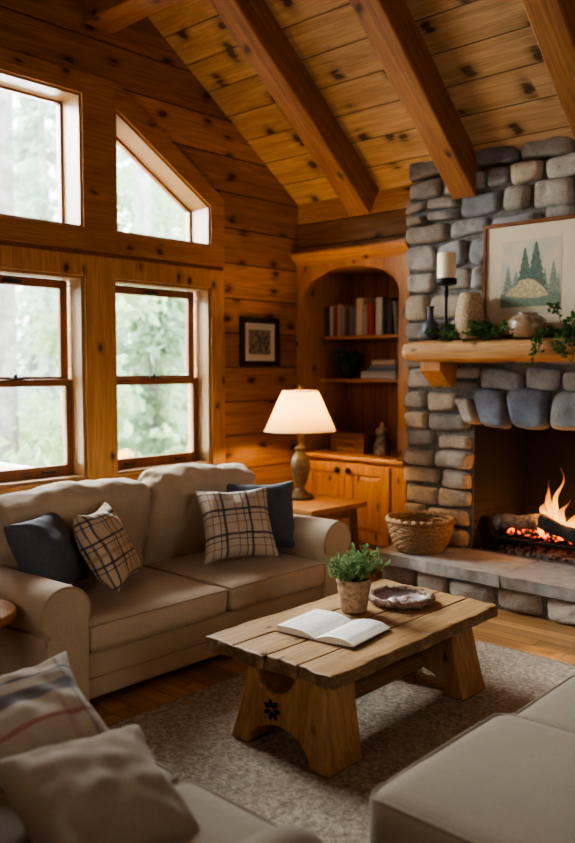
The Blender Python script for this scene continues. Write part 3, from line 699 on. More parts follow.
# ------------------------------------------------------------------ fireplace
FX0, FX1, FY = -3.70, -.96, 5.40
OPX0, OPX1, OPZ = -3.09, -1.57, 1.17
fp = root('fireplace', 'grey fieldstone fireplace chimney with arched opening and raised hearth', 'fireplace', (-2.33, 5.4, 0)); L = fp.location
PAL = [(.29, .265, .235), (.33, .30, .27), (.235, .22, .21), (.36, .32, .27), (.28, .235, .19), (.38, .31, .23), (.22, .215, .215), (.32, .275, .225)]
def stone_quad(bm, lay, q, y, dep, col, seed, k=.34, nu=12, nv=10, plane='Y'):
    """one rounded field stone: q = 4 corners (a,z) bottom-left, bottom-right, top-right, top-left; bulges towards -Y from plane y"""
    g = []
    for j in range(nv+1):
        row = []
        for i in range(nu+1):
            u, v = -1+2*i/nu, -1+2*j/nv
            u2, v2 = math.sin(u*math.pi/2*.9)/math.sin(math.pi/2*.9), math.sin(v*math.pi/2*.9)/math.sin(math.pi/2*.9)
            uu = u2*(1 - k*.30*v2**4); vv = v2*(1 - k*.30*u2**4)
            s, t = (uu+1)/2, (vv+1)/2
            a = (q[0][0]*(1-s)+q[1][0]*s)*(1-t) + (q[3][0]*(1-s)+q[2][0]*s)*t
            z = (q[0][1]*(1-s)+q[1][1]*s)*(1-t) + (q[3][1]*(1-s)+q[2][1]*s)*t
            pr = max(0, (1-abs(u2)**9)*(1-abs(v2)**9))**.55
            nn = Vector((a*4.2+seed*3.1, z*4.2, seed)); 
            a += .026*noise.noise(nn); z += .022*noise.noise(nn+Vector((9, 4, 2)))
            h = -.02 + (dep+.02)*pr + (.026*noise.noise(Vector((a*5.5, z*5.5, seed*1.7))) + .012*noise.noise(Vector((a*15, z*15, seed))) + .006*noise.noise(Vector((a*40, z*40, seed)))) * pr
            row.append(bm.verts.new((a, y-h, z)))
        g.append(row)
    for j in range(nv):
        for i in range(nu):
            f = bm.faces.new((g[j][i], g[j][i+1], g[j+1][i+1], g[j+1][i])); f.smooth = True
            for lp in f.loops: lp[lay] = (*col, 1)
def pick(rnd, warm=0.0):
    c = rnd.choice(PAL); b = rnd.uniform(.95, 1.4)
    c = tuple(x*b for x in c)
    return (c[0]*(1+.12*warm), c[1]*(1+.02*warm), c[2]*(1-.12*warm))
rnd = random.Random(4)
bm = NB(); lay = bm.loops.layers.float_color.new('col')
def course(x0, x1, z0, z1, wmin, wmax, warm=0):
    x = x0; gp = .008
    while x < x1 - .02:
        w = rnd.uniform(wmin, wmax)
        if x1 - x - w < wmin*.75: w = x1 - x
        h = z1 - z0
        if h > .17 and rnd.random() < .22 and w < .34:
            zm = z0 + h*rnd.uniform(.42, .58)
            cells = [(z0, zm), (zm, z1)]
        else: cells = [(z0, z1)]
        for a, b in cells:
            j = lambda: rnd.uniform(-.02, .02)
            stone_quad(bm, lay, [(x+gp+j()*.6, a+gp+j()*.6), (x+w-gp+j()*.6, a+gp+j()*.6), (x+w-gp+j()*.6, b-gp+j()*.6), (x+gp+j()*.6, b-gp+j()*.6)], FY, rnd.uniform(.04, .075), pick(rnd, warm), rnd.uniform(0, 99))
        x += w
z = .25
for h in (.15, .135, .16, .14, .15, .135, .155, .15):        # pillars each side of the opening
    course(FX0, OPX0 + rnd.uniform(-.03, .01) - (.10 if z > 1.16 else 0), z, z+h, .2, .36, .8)
    course(OPX1 + (.10 if z > 1.16 else 0), FX1, z, z+h, .2, .36, .8); z += h
rows = [.18, .20, .16, .21, .17, .20, .15, .19, .16, .14]
while z < 3.2:
    h = rows.pop(0) if rows else .18
    course(FX0, FX1, z, z+h, .18, .40, 0.0); z += h
obj('stone_facing', bm, M['stone'], fp, shift=L)
bm = NB(); prism(bm, [(FX0+.02, 0), (OPX0, 0), (OPX0, OPZ+.05), (OPX1, OPZ+.05), (OPX1, 0), (FX1-.02, 0), (FX1-.02, 3.02), (FX0+.02, 3.02)], 'Y', FY-.005, FY+.12)
box(bm, FX0+.02, FX0+.10, FY+.1, 6.1, .0, 3.05); box(bm, FX1-.1, FX1-.02, FY+.1, YB+.1, 0, 3.05)
obj('mortar_core', bm, M['mortar'], fp, shift=L)
A = [((-3.13, -3.03), (-3.24, -3.10), 1.18, 1.385), ((-3.015, -2.79), (-3.085, -2.85), 1.165, 1.455), ((-2.775, -2.50), (-2.83, -2.475), 1.17, 1.455), ((-2.485, -2.20), (-2.455, -2.225), 1.175, 1.45),
     ((-2.185, -1.89), (-2.205, -1.83), 1.17, 1.455), ((-1.875, -1.65), (-1.81, -1.585), 1.165, 1.455), ((-1.63, -1.53), (-1.56, -1.42), 1.18, 1.385)]
cols = [(.42, .35, .27), (.155, .165, .19), (.15, .16, .185), (.26, .255, .25), (.17, .175, .19), (.28, .26, .24), (.4, .34, .27)]
for i, (b_, t_, z0, z1) in enumerate(A):
    bm = NB(); lay = bm.loops.layers.float_color.new('col')
    stone_quad(bm, lay, [(b_[0], z0), (b_[1], z0), (t_[1], z1), (t_[0], z1)], FY, .085, cols[i], 40+i*3, .4, 12, 12)
    # underside back to the firebox
    obj('arch_stone', bm, M['stone'], fp, shift=L)
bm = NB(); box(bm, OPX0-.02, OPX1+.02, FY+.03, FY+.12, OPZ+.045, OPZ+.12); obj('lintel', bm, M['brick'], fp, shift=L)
bm = NB(); Z0, Z1 = .25, 1.5
vs = [(OPX0, FY), (OPX0+.10, 6.02), (OPX1-.10, 6.02), (OPX1, FY)]
for i in range(3):
    a, b = vs[i], vs[i+1]
    bm.faces.new([bm.verts.new((*a, Z0)), bm.verts.new((*b, Z0)), bm.verts.new((*b, Z1)), bm.verts.new((*a, Z1))])
bm.faces.new([bm.verts.new((*p, Z0+.002)) for p in vs]); bm.faces.new([bm.verts.new((*p, Z1)) for p in vs])
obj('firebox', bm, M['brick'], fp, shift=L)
# hearth
HX0, HX1, HY = -3.60, -1.06, 4.82
def slab(x0, x1, seed):
    bm = NB(); nx, ny = 16, 8
    bmesh.ops.create_cube(bm, size=1); bmesh.ops.scale(bm, vec=(x1-x0, FY+.02-HY, .085), verts=bm.verts)
    bmesh.ops.subdivide_edges(bm, edges=bm.edges[:], cuts=12, use_grid_fill=True)
    bmesh.ops.translate(bm, verts=bm.verts, vec=((x0+x1)/2, (FY+.02+HY)/2, .2075)); 
    for v in bm.verts:
        p = Vector(v.co)*5 + Vector((seed*7, 0, 0)); d = Vector((noise.noise(p), noise.noise(p+Vector((5, 5, 5))), 0))*.022
        if v.co.z < .24: v.co += d
        else: v.co += d*.8 + Vector((0, 0, .006*noise.noise(p*1.5) - .004))
    return obj('hearth_slab', bm, M['slab'], fp, shift=L, bevel=.012)
for i, (a, b) in enumerate([(HX0, -2.56), (-2.55, -1.75), (-1.74, HX1)]): slab(a, b, i)
bm = NB(); box(bm, HX0+.05, HX1-.05, HY+.06, FY, 0, .18); box(bm, OPX0, OPX1, FY-.02, 6.02, .0, .25); obj('hearth_base', bm, M['mortar'], fp, shift=L)
bm = NB(); lay = bm.loops.layers.float_color.new('col'); rnd = random.Random(9)
for z0, z1 in ((.0, .168),):
    x = HX0+.05
    while x < HX1-.06:
        w = min(rnd.uniform(.2, .42), HX1-.05-x)
        stone_quad(bm, lay, [(x+.008, z0+.006), (x+w-.008, z0+.006), (x+w-.008, z1-.006), (x+.008, z1-.006)], HY+.07, rnd.uniform(.03, .055), pick(rnd, .6), rnd.uniform(0, 99))
        x += w
obj('hearth_stonework', bm, M['stone'], fp, shift=L)

# mantel
mt = root('mantel', 'rough-hewn honey pine log mantel shelf on the stone chimney', 'mantel', (-2.33, 5.4, 1.64))
bm = NB(); nx, ns = 64, 20; rings = []
for i in range(nx+1):
    x = -3.50 + (2.46)*i/nx; row = []
    for k in range(ns):
        a = 2*math.pi*k/ns; ca, sa = math.cos(a), math.sin(a)
        y = math.copysign(abs(ca)**.55, ca)*.175; zz = math.copysign(abs(sa)**.42, sa)*.08
        p = Vector((x*1.7, ca*.8, sa*.8)); e = .016*noise.noise(p*1.6) + .006*noise.noise(p*6)
        if sa > .5: e *= .25
        y += math.copysign(e, ca)*abs(ca); zz += math.copysign(e, sa)*abs(sa)*.8
        end = min(1, .8+ (i if i < nx/2 else nx-i)*.08)
        row.append(bm.verts.new((x + 2.33, 5.225 + y*(.9+.1*end) - 5.4, 1.722 + zz*end - 1.64)))
    rings.append(row)
for a, b in zip(rings, rings[1:]):
    for k in range(ns): f = bm.faces.new((a[k], a[(k+1) % ns], b[(k+1) % ns], b[k])); f.smooth = True
bm.faces.new(rings[0]); bm.faces.new(rings[-1][::-1])
obj('log_shelf', bm, M['mantel'], mt)
for x in (-3.30, -1.33):
    bm = NB(); prism(bm, [(5.36, 1.46), (5.36, 1.652), (5.11, 1.652), (5.11, 1.58), (5.16, 1.54), (5.22, 1.49), (5.26, 1.46)], 'X', x-.085, x+.085)
    obj('bracket', bm, M['cab'], mt, shift=(-2.33, 5.4, 1.64), bevel=.006)
MZ = 1.803
# candle holder and candle
ch = root('candle_holder', 'tall black iron candle stand on the mantel', 'candle holder', (-3.20, 5.16, MZ))
bm = NB(); lathe(bm, [(.06, 0), (.06, .01), (.03, .018), (.013, .03), (.011, .12), (.017, .13), (.011, .14), (.010, .3), (.016, .32), (.018, .345), (.012, .36), (.014, .385)], 24); obj('stand', bm, M['black'], ch)
bm = NB(); lathe(bm, [(.014, .385), (.06, .395), (.075, .40), (.077, .44), (.07, .44), (.068, .412), (.002, .41)], 28, cap=False); obj('drip_cup', bm, M['black'], ch)
cd = root('pillar_candle', 'ivory pillar candle standing in the black iron holder', 'candle', (-3.20, 5.16, MZ+.411))
bm = NB(); lathe(bm, [(.066, 0), (.067, .02), (.067, .205), (.06, .212), (.045, .208), (.002, .204)], 28); obj('wax_pillar', bm, M['wax'], cd)
bm = NB(); tube(bm, [(0, 0, .2), (.001, 0, .215), (.004, 0, .226)], .002, 6); obj('wick', bm, M['wick'], cd)
vb = NB(); lathe(vb, [(.055, 0), (.078, .02), (.086, .055), (.07, .085), (.058, .10), (.066, .112), (.05, .135), (.026, .155), (.02, .21), (.024, .235), (.03, .25), (.024, .25), (.016, .22)], 28)
tag(obj('bottle_vase', vb, M['slate'], loc=(-3.345, 5.18, MZ)), 'small slate-dark bottle vase at the left end of the mantel', 'vase')
vb = NB(); lathe(vb, [(.088, 0), (.104, .012), (.11, .06), (.104, .15), (.088, .25), (.074, .31), (.068, .322), (.06, .318), (.058, .29), (.03, .1)], 36)
tag(obj('vase', vb, M['vase'], loc=(-2.985, 5.13, MZ)), 'tapered tan clay vase with knobbly texture on the mantel', 'vase')
vb = NB(); lathe(vb, [(.06, 0), (.09, .01), (.122, .045), (.13, .08), (.122, .115), (.09, .142), (.066, .15), (.064, .158), (.07, .163), (.058, .163), (.05, .145), (.09, .09)], 36)
tag(obj('pottery_jar', vb, M['bowl'], loc=(-2.545, 5.12, MZ)), 'squat round brown mottled pottery jar below the framed print', 'jar')
# framed print leaning on stones
fr = root('framed_print', 'large wood-framed landscape print standing on the mantel', 'picture', (-2.605, 5.275, MZ+.002))
Wd, Hg = .355, .80
def fry(poly, t, y0, y1):
    bm = NB(); prism(bm, poly, 'Y', y0, y1, [inset(poly, t)]); return bm
P = [(-Wd, 0), (Wd, 0), (Wd, Hg), (-Wd, Hg)]
obj('frame', fry(P, .028, -.03, -.004), M['frame'], fr, bevel=.005)
bm = NB(); prism(bm, inset(P, .024), 'Y', -.016, -.006); obj('mat_board', bm, M['mat'], fr)
Q = [(-.215, .16), (.225, .16), (.225, .67), (-.215, .67)]
bm = NB(); prism(bm, Q, 'Y', -.0175, -.016); pr = obj('art_print', bm, M['sky_w'], fr)
def flatp(name, poly, mat, y):
    bm = NB(); prism(bm, poly, 'Y', y-.0004, y); obj(name, bm, mat, pr)
def treepoly(x, z0, h, w):
    Lp, Rp = [], []
    for k in range(7):
        t = k/7; ww = w*(1-t)**.9
        Lp += [(x-ww, z0+h*t), (x-ww*.62, z0+h*(t+.09))]; Rp += [(x+ww, z0+h*t), (x+ww*.62, z0+h*(t+.09))]
    return Lp[:0] + Rp + [(x, z0+h)] + Lp[::-1]
for i, (x, z0, h, w) in enumerate([(-.16, .30, .2, .05), (-.10, .30, .16, .05), (.17, .29, .22, .05), (.205, .29, .15, .02), (.11, .3, .17, .04)]): flatp('painted_tree', treepoly(x, z0, h, w), M['tree_w2'], -.0177 - i*.00012)
for i, (x, z0, h, w) in enumerate([(-.035, .32, .30, .075), (.045, .32, .335, .09)]): flatp('painted_tree', treepoly(x, z0, h, w), M['tree_w'], -.0186 - i*.00012)
flatp('painted_meadow', [(-.2149, .215), (.2249, .215), (.2249, .29), (.16, .305), (.05, .29), (-.1, .305), (-.2149, .31)], M['grass_w'], -.0191)
flatp('painted_rock', [(-.18, .295), (-.14, .34), (-.09, .365), (-.07, .395), (-.01, .405), (.03, .395), (.07, .37), (.11, .33), (.14, .285), (.05, .27), (-.08, .28)], M['rock_w'], -.0196)
# garlands
def sprig_mass(name, label, loc, paths, mat, n, ll, cat='garland', group=None):
    r = root(name, label, cat, loc, 0, group)
    bs, bl = NB(), NB()
    for pts in paths:
        pts = [Vector(p) for p in pts]; tube(bs, pts, .003, 5)
        for k in range(n):
            t = random.random()*(len(pts)-1); i = min(int(t), len(pts)-2); p = pts[i].lerp(pts[i+1], t-i)
            d = rdir(.15); leaf(bl, p + d*.01*random.random(), d, ll*random.uniform(.6, 1.3), ll*.32)
    obj('stem', bs, M['stem'], r); obj('foliage', bl, mat, r)
random.seed(33)
pth = []
for k in range(26):
    x = random.uniform(-.36, .34); y = random.uniform(-.02, .02) if abs(0) else random.uniform(-.01, .03); a = random.uniform(-1, 1)
    top = .04 + .09*random.random()
    pth.append([(x, y, .006), (x+.05*a, y-.02, top*.6), (x+.11*a, y-.035-.03*random.random(), top), (x+.16*a, y-.06, top*.75)])
sprig_mass('greenery_garland', 'dark green garland around the tan vase on the mantel', (-2.86, 5.07, MZ), pth, M['leafg'], 26, .034)
pth = []
for k in range(26):
    a = random.uniform(-.5, .75); b = random.uniform(.2, 1); h = random.uniform(.05, .26)
    if k % 2: pth.append([(a*.2, 0, 0.01), (a*.3, -.03, h*.7), (a*.42, -.06*b, h), (a*.5, -.1*b, h*.8)])
    else: pth.append([(a*.2, 0, .015), (a*.3, -.06, .05), (a*.42, -.125, .01), (a*.48, -.135, -.1*b), (a*.5, -.13, -.2*b)])
sprig_mass('trailing_plant', 'trailing green plant spilling over the right side of the mantel', (-2.25, 5.14, MZ), pth, M['leafg'], 24, .036, 'plant')

# grate, logs, fire
GX, GY, GZ = -2.55, 5.58, .254
gt = root('fire_grate', 'black iron fire grate in the fireplace', 'grate', (GX, GY, GZ))
for y in (-.13, .15):
    bm = NB(); box(bm, -.40, .40, y-.012, y+.012, .085, .11); obj('bar', bm, M['black'], gt, bevel=.003)
for k in range(9):
    bm = NB(); x = -.36+.09*k; box(bm, x-.008, x+.008, -.14, .16, .11, .122); obj('grate_bar', bm, M['black'], gt)
for x in (-.37, .37):
    for y in (-.13, .15):
        bm = NB(); box(bm, x-.014, x+.014, y-.014, y+.014, 0, .16 if y < 0 else .11); obj('leg', bm, M['black'], gt, bevel=.003)
def log(label, p0, p1, r, mat, seed):
    p0, p1 = Vector(p0), Vector(p1); bm = NB(); mid = (p0+p1)/2
    pts = [p0.lerp(p1, t/8) - mid for t in range(9)]
    rg = tube(bm, pts, lambda t: r*(1+.08*math.sin(t*7+seed)), 12); rough(bm, .018, 11, seed)
    bm.faces.ensure_lookup_table(); bm.faces[-1].material_index = 1; bm.faces[-2].material_index = 1
    o = obj('firewood_log', bm, [mat, M['logend']], loc=mid); tag(o, label, 'log', 'logs on the fire')
log('ashen grey log lying left on the grate', (GX-.42, GY-.06, GZ+.195), (GX+.0, GY+.02, GZ+.235), .06, M['logbark'], 1)
log('dark charred log slanting down on the right of the fire', (GX-.04, GY-.12, GZ+.262), (GX+.36, GY-.15, GZ+.145), .05, M['char'], 2)
log('thick log at the back of the fire', (GX-.34, GY+.13, GZ+.19), (GX+.34, GY+.14, GZ+.20), .065, M['char'], 3)
bm = NB(); random.seed(3)
for k in range(150):
    m_ = Matrix.Translation((random.uniform(-.34, .34), random.uniform(-.12, .12), .132+random.random()*.03)); bmesh.ops.create_icosphere(bm, subdivisions=1, radius=random.uniform(.012, .028), matrix=m_)
tag(obj('embers', bm, M['ember'], loc=(GX, GY, GZ)), 'glowing orange embers heaped in the grate', 'embers', kind='stuff')
bm = NB()
for k in range(200):
    m_ = Matrix.Translation((random.gauss(0, .2), random.uniform(-.17, .2), .004)); bmesh.ops.create_icosphere(bm, subdivisions=1, radius=random.uniform(.008, .018), matrix=m_)
tag(obj('ashes', bm, M['ash'], loc=(GX, GY, GZ)), 'grey ash and cinders scattered under the grate', 'ash', kind='stuff')
fl = root('fire', 'yellow and orange flames rising from the burning logs', 'fire', (GX, GY, GZ))
def flame(x, y, z, h, r, seed, tw=.05):
    h *= .85; r *= .8
    bm = NB(); rows = []
    for j in range(17):
        t = j/16; rr = r*(math.sin(math.pi*min(1, t*1.0+.12))**.8)*(1-t)**.55 + .0015
        cx = x + tw*math.sin(t*4.5+seed)*t + .05*t*noise.noise(Vector((seed, t*3, 0))); cy = y + .03*math.sin(t*5+seed*2)*t
        rows.append([bm.verts.new((cx + rr*math.cos(a)*(1+.3*noise.noise(Vector((a, t*4, seed)))), cy + rr*.6*math.sin(a), z+h*t)) for a in [2*math.pi*k/12 for k in range(12)]])
    for a, b in zip(rows, rows[1:]):
        for k in range(12): f = bm.faces.new((a[k], a[(k+1) % 12], b[(k+1) % 12], b[k])); f.smooth = True
    obj('flame', bm, M['flame'], fl)
for a in [(-.02, .03, .17, .42, .055, 1.0), (-.07, .05, .18, .27, .05, 2.2), (.05, .05, .16, .30, .055, 3.4), (.12, .06, .16, .23, .05, 4.1), (.2, .07, .16, .17, .045, 5.3), (-.16, .02, .17, .15, .035, 6.1), (-.05, -.08, .14, .16, .032, 7.7), (.07, -.08, .13, .13, .03, 8.3), (.27, .06, .15, .2, .04, 9.2), (.0, .06, .2, .5, .03, 10.5), (-.24, .06, .17, .1, .03, 11.1)]: flame(*a)

# wicker basket
bk = root('wicker_basket', 'round open wicker basket on the left of the hearth', 'basket', (-3.355, 5.09, .248))
def weave(bm, prof, seg=64, rows_h=.018):
    out = []
    for i in range(len(prof)-1):
        (r0, z0), (r1, z1) = prof[i], prof[i+1]
        n = max(1, int(math.hypot(r1-r0, z1-z0)/rows_h))
        for k in range(n): t = k/n; out.append((r0+(r1-r0)*t, z0+(z1-z0)*t))
    for q, (r, z) in enumerate(out):
        pts = [((r + .007*(1 if (j//2+q) % 2 else -1))*math.cos(2*math.pi*j/seg), (r + .007*(1 if (j//2+q) % 2 else -1))*math.sin(2*math.pi*j/seg), z) for j in range(seg)]
        tube(bm, pts, rows_h*.52, 6, True)
bm = NB(); weave(bm, [(.165, .012), (.19, .055), (.22, .14), (.238, .225)]); obj('woven_side', bm, M['wicker'], bk)
bm = NB()
pts = [(.24*math.cos(2*math.pi*j/96) + .006*math.cos(j*1.9), .24*math.sin(2*math.pi*j/96) + .006*math.sin(j*1.9), .235 + .007*math.sin(j*1.7)) for j in range(96)]; tube(bm, pts, .018, 8, True); obj('rim', bm, M['wicker'], bk)
bm = NB(); lathe(bm, [(.001, .004), (.165, .004), (.17, .014), (.001, .016)], 40, cap=False); obj('base', bm, M['wickerd'], bk)

# ------------------------------------------------------------------ sofa
SX0, SX1, SY0, SY1 = -4.2, -3.17, 1.84, 4.04
sf = root('sofa', 'beige linen roll-arm sofa below the windows', 'sofa', (-3.7, 2.99, 0)); L = sf.location
bm = NB(); box(bm, SX0+.05, SX1-.03, SY0+.16, SY1-.14, .05, .272)
obj('base', bm, M['sofa'], sf, shift=L, bevel=.02, seg=3)
bm = NB(); tube(bm, [(SX1-.027, SY0+.16, .155), (SX1-.027, SY1-.14, .155)], .005, 6); obj('piping', bm, M['pipe'], sf, shift=L)
def arm(yc, out, zt, xoff=0):
    """rolled arm: profile in Y-Z, roll overhangs to the outside (out = -1 or +1)"""
    prof = []; r = .125
    cz = zt - r
    inner = -out
    # start bottom outer -> up -> roll -> inner side down
    base_o, base_i = out*.10, inner*.125
    prof.append((yc+base_o, .05)); prof.append((yc+base_o, cz-.13)); prof.append((yc+out*.108, cz-.10))
    for k in range(17):
        a = R(-50 + 230*k/16)
        prof.append((yc + out*r*math.cos(a)*1.05, cz + r*math.sin(a)))
    prof.append((yc+base_i, cz-.06)); prof.append((yc+base_i, .05))
    if out > 0: pass
    bm = NB(); nx = 12; rings = []
    for i in range(nx+1):
        t = i/nx; x = SX0+.12 + (SX1-SX0-.12+xoff)*t
        ring = []
        for (y, z) in prof:
            s = 1 - .05*max(0, (t-.9)/.1)**2
            e = .006*noise.noise(Vector((x*4, y*5, z*5)))
            drop = -.02*(1-t)
            ring.append(bm.verts.new((x, yc+(y-yc)*s + e, .05+(z-.05)*(1-.012*max(0, (t-.9)/.1)**2) + e + (drop if z > .3 else 0))))
        rings.append(ring)
    m = len(prof)
    for a, b in zip(rings, rings[1:]):
        for k in range(m): f = bm.faces.new((a[k], a[(k+1) % m], b[(k+1) % m], b[k])); f.smooth = True
    bm.faces.new(rings[0]); bm.faces.new(rings[-1][::-1])
    o = obj('arm', bm, M['sofa'], sf, shift=L, bevel=.018, seg=3)
    bm = NB(); tube(bm, [(v[0], v[1], v[2]) for v in [(SX1+xoff-.004, yc+(y-yc)*.955, .05+(z-.05)*.99) for (y, z) in prof[1:-1]] + []], .006, 6)
    obj('piping', bm, M['pipe'], o, shift=L)
arm(1.975, -1, .625); arm(3.90, 1, .655)
for k, (y0, y1) in enumerate(((2.09, 2.985), (2.99, 3.80))):
    w, d, h = .80, y1-y0, .15; cx = SX1 + .005 - w/2
    bm = cushion(w, d, h, .045, .022, .012, 20, k+1, .008, .006)
    o = obj('seat_cushion', bm, M['sofa'], sf, loc=(cx-L.x, (y0+y1)/2-L.y, .346), sub=1)
    obj('piping', piping(w, d, h, .045, .022, .012, 1), M['pipe'], o)
    obj('piping', piping(w, d, h, .045, .022, .012, -1), M['pipe'], o)
bm = NB(); box(bm, SX0, SX0+.16, SY0+.1, SY1-.08, .05, .80)
obj('back_frame', bm, M['sofa'], sf, shift=L, bevel=.05, seg=4)
for k, (y0, y1) in enumerate(((2.06, 2.985), (3.0, 3.89))):
    w, d, h = .60, y1-y0, .23                     # height, width, thickness
    bm = cushion(w, d, h, .075, .05, .03, 24, k+5, .03, .02)
    # folds near the seam side
    o = obj('back_cushion', bm, M['sofa'], sf, sub=1)
    mm = Matrix.Rotation(R(-76), 4, 'Y')
    o.matrix_local = Matrix.Translation((-3.99-L.x, (y0+y1)/2-L.y, .640 + .022*k)) @ mm @ Matrix.Rotation(R(1.5 if k else -1), 4, 'Z')
    obj('piping', piping(w, d, h, .075, .05, .03, 1, .006), M['pipe'], o)
for x in (SX0+.1, SX1-.1):
    for y in (SY0+.2, SY1-.2):
        bm = NB(); lathe(bm, [(.022, 0), (.03, .055)], 12, (x, y, 0)); obj('leg', bm, M['endz'], sf, shift=L)
PG = 'throw pillows on the beige sofa'
throw_pillow('navy pillow leaning in the left corner of the sofa', PG, M['navy'], .46, .125, (-3.705, 2.21, .653), R(29), R(30), R(3), 1, None, .014, .0)
throw_pillow('tan plaid pillow beside the left navy pillow', PG, M['plaid2'], .46, .10, (-3.565, 2.475, .665), R(40), R(27), R(-2), 2, None, .014, .02)
throw_pillow('cream plaid pillow with dark lines in front of the right navy pillow', PG, M['plaid'], .48, .105, (-3.51, 3.36, .668), R(-32), R(30), R(2), 3, None, .014, .0)
throw_pillow('navy pillow tucked behind the cream plaid pillow', PG, M['navy'], .49, .10, (-3.625, 3.69, .66), R(-34), R(30), R(0), 4, None, .014, .0)

# ------------------------------------------------------------------ tables and lamp
et = root('end_table', 'square rustic wooden end table between sofa and bookcase', 'table', (-4.16, 4.74, 0)); 
bm = NB(); bmesh.ops.create_cube(bm, size=1); bmesh.ops.scale(bm, vec=(.66, .66, .04), verts=bm.verts); bmesh.ops.subdivide_edges(bm, edges=bm.edges[:], cuts=10, use_grid_fill=True); rough(bm, .007, 7, 2)
bmesh.ops.translate(bm, verts=bm.verts, vec=(0, 0, .545)); obj('tabletop', bm, M['endt'], et, bevel=.006)
bm = NB(); prism(bm, [(-.26, -.26), (.26, -.26), (.26, .26), (-.26, .26)], 'Z', .45, .525, [[(-.235, -.235), (.235, -.235), (.235, .235), (-.235, .235)]]); obj('apron', bm, M['endz'], et)
for sx in (-1, 1):
    for sy in (-1, 1):
        bm = NB(); tube(bm, [(sx*.245, sy*.245, .525), (sx*.262, sy*.262, .25), (sx*.285, sy*.285, 0)], lambda t: .036-.008*t, 12); obj('leg', bm, M['endz'], et)
lp = root('table_lamp', 'lit table lamp with cream shade and turned gilt base', 'lamp', (-4.31, 4.82, .570))
bm = NB(); lathe(bm, [(.10, 0), (.105, .012), (.098, .03), (.07, .042), (.045, .06), (.035, .08), (.042, .10), (.062, .16), (.078, .23), (.080, .27), (.066, .325), (.040, .36), (.028, .375), (.045, .388), (.05, .40), (.03, .41), (.018, .42), (.016, .455)], 32); obj('lamp_base', bm, M['lampbody'], lp)
bm = NB(); lathe(bm, [(.013, .45), (.013, .50), (.022, .505), (.022, .55), (.004, .56)], 16); obj('socket', bm, M['brass'], lp)
bm = NB(); lathe(bm, [(.004, .555), (.02, .57), (.034, .61), (.03, .64), (.012, .66), (.001, .663)], 16); obj('bulb', bm, M['bulb'], lp)
bm = NB(); lathe(bm, [(.287, .535), (.25, .615), (.205, .715), (.168, .80), (.143, .85)], 48, cap=False); obj('lamp_shade', bm, M['shade'], lp)
for r, z in ((.288, .535), (.144, .85)):
    bm = NB(); tube(bm, [(r*math.cos(2*math.pi*j/48), r*math.sin(2*math.pi*j/48), z) for j in range(48)], .005, 6, True); obj('shade_trim', bm, M['mat'], lp)
bm = NB()
for k in range(3): a = k*2.094; tube(bm, [(0, 0, .845), (.143*math.cos(a), .143*math.sin(a), .845)], .0025, 5)
tube(bm, [(.02, 0, .50), (.06, 0, .6), (.06, 0, .75), (0, 0, .846)], .003, 5); tube(bm, [(-.02, 0, .50), (-.06, 0, .6), (-.06, 0, .75), (0, 0, .846)], .003, 5); obj('harp', bm, M['brass'], lp)
bm = NB(); lathe(bm, [(.008, .845), (.006, .86), (.014, .872), (.016, .882), (.01, .894), (.002, .9)], 16); obj('finial', bm, M['brass'], lp)
# round side table
st = root('side_table', 'round wooden side table at the left end of the sofa', 'table', (-3.42, 1.585, 0))
bm = NB(); lathe(bm, [(.235, .50), (.25, .508), (.25, .535), (.24, .545), (.001, .546)], 48, cap=False); lathe(bm, [(.001, .50), (.235, .50)], 48, cap=False); obj('tabletop', bm, M['endt'], st)
for k in range(3):
    a = R(20 + 120*k); bm = NB(); tube(bm, [(.16*math.cos(a), .16*math.sin(a), .505), (.22*math.cos(a), .22*math.sin(a), 0)], .024, 12); obj('leg', bm, M['endz'], st)

# coffee table
TH = .40; TY0, TY1, TX0, TX1 = 2.37, 3.70, -2.69, -1.955
ct = root('coffee_table', 'rustic hewn wooden trestle coffee table on the rug', 'table', (-2.32, 3.05, .014)); L = Vector((-2.32, 3.05, .014))
bm = NB(); ws = [.185, .19, .175, .185]; x = TX0; rnd = random.Random(2)
for i, w in enumerate(ws):
    b2 = NB(); bmesh.ops.create_cube(b2, size=1); dl = rnd.uniform(-.008, .008)
    bmesh.ops.scale(b2, vec=(w-.004, TY1-TY0, .058), verts=b2.verts)
    bmesh.ops.subdivide_edges(b2, edges=[e for e in b2.edges if abs((e.verts[0].co-e.verts[1].co).y) > .5], cuts=40)
    bmesh.ops.subdivide_edges(b2, edges=[e for e in b2.edges if abs((e.verts[0].co-e.verts[1].co).x) > .05], cuts=4)
    bmesh.ops.subdivide_edges(b2, edges=[e for e in b2.edges if abs((e.verts[0].co-e.verts[1].co).z) > .03], cuts=2)
    for v in b2.verts:
        p = Vector((v.co.x+i, v.co.y, v.co.z)); top = v.co.z > .02
        ed = 1.0 if (abs(v.co.y) > (TY1-TY0)/2-.01) or (i == 0 and v.co.x < -w/2+.01) or (i == 3 and v.co.x > w/2-.01) else .15
        n1 = noise.noise(p*9); n2 = noise.noise(p*24)
        v.co.y += (.018*n1 + .008*n2)*(1 if abs(v.co.y) > (TY1-TY0)/2-.01 else 0) + dl*math.copysign(1, v.co.y)*(1 if abs(v.co.y) > .6 else 0)
        v.co.x += (.012*n1 + .007*n2)*ed
        v.co.z += .0025*noise.noise(p*6) + (.006*n2*ed if top else .012*n1*ed)
    bmesh.ops.translate(b2, verts=b2.verts, vec=(x+w/2, (TY0+TY1)/2, TH-.029+.014))
    me = bpy.data.meshes.new('t'); b2.to_mesh(me); b2.free(); bm.from_mesh(me); bpy.data.meshes.remove(me); x += w
obj('tabletop', bm, M['rustic'], ct, shift=L, bevel=.007)
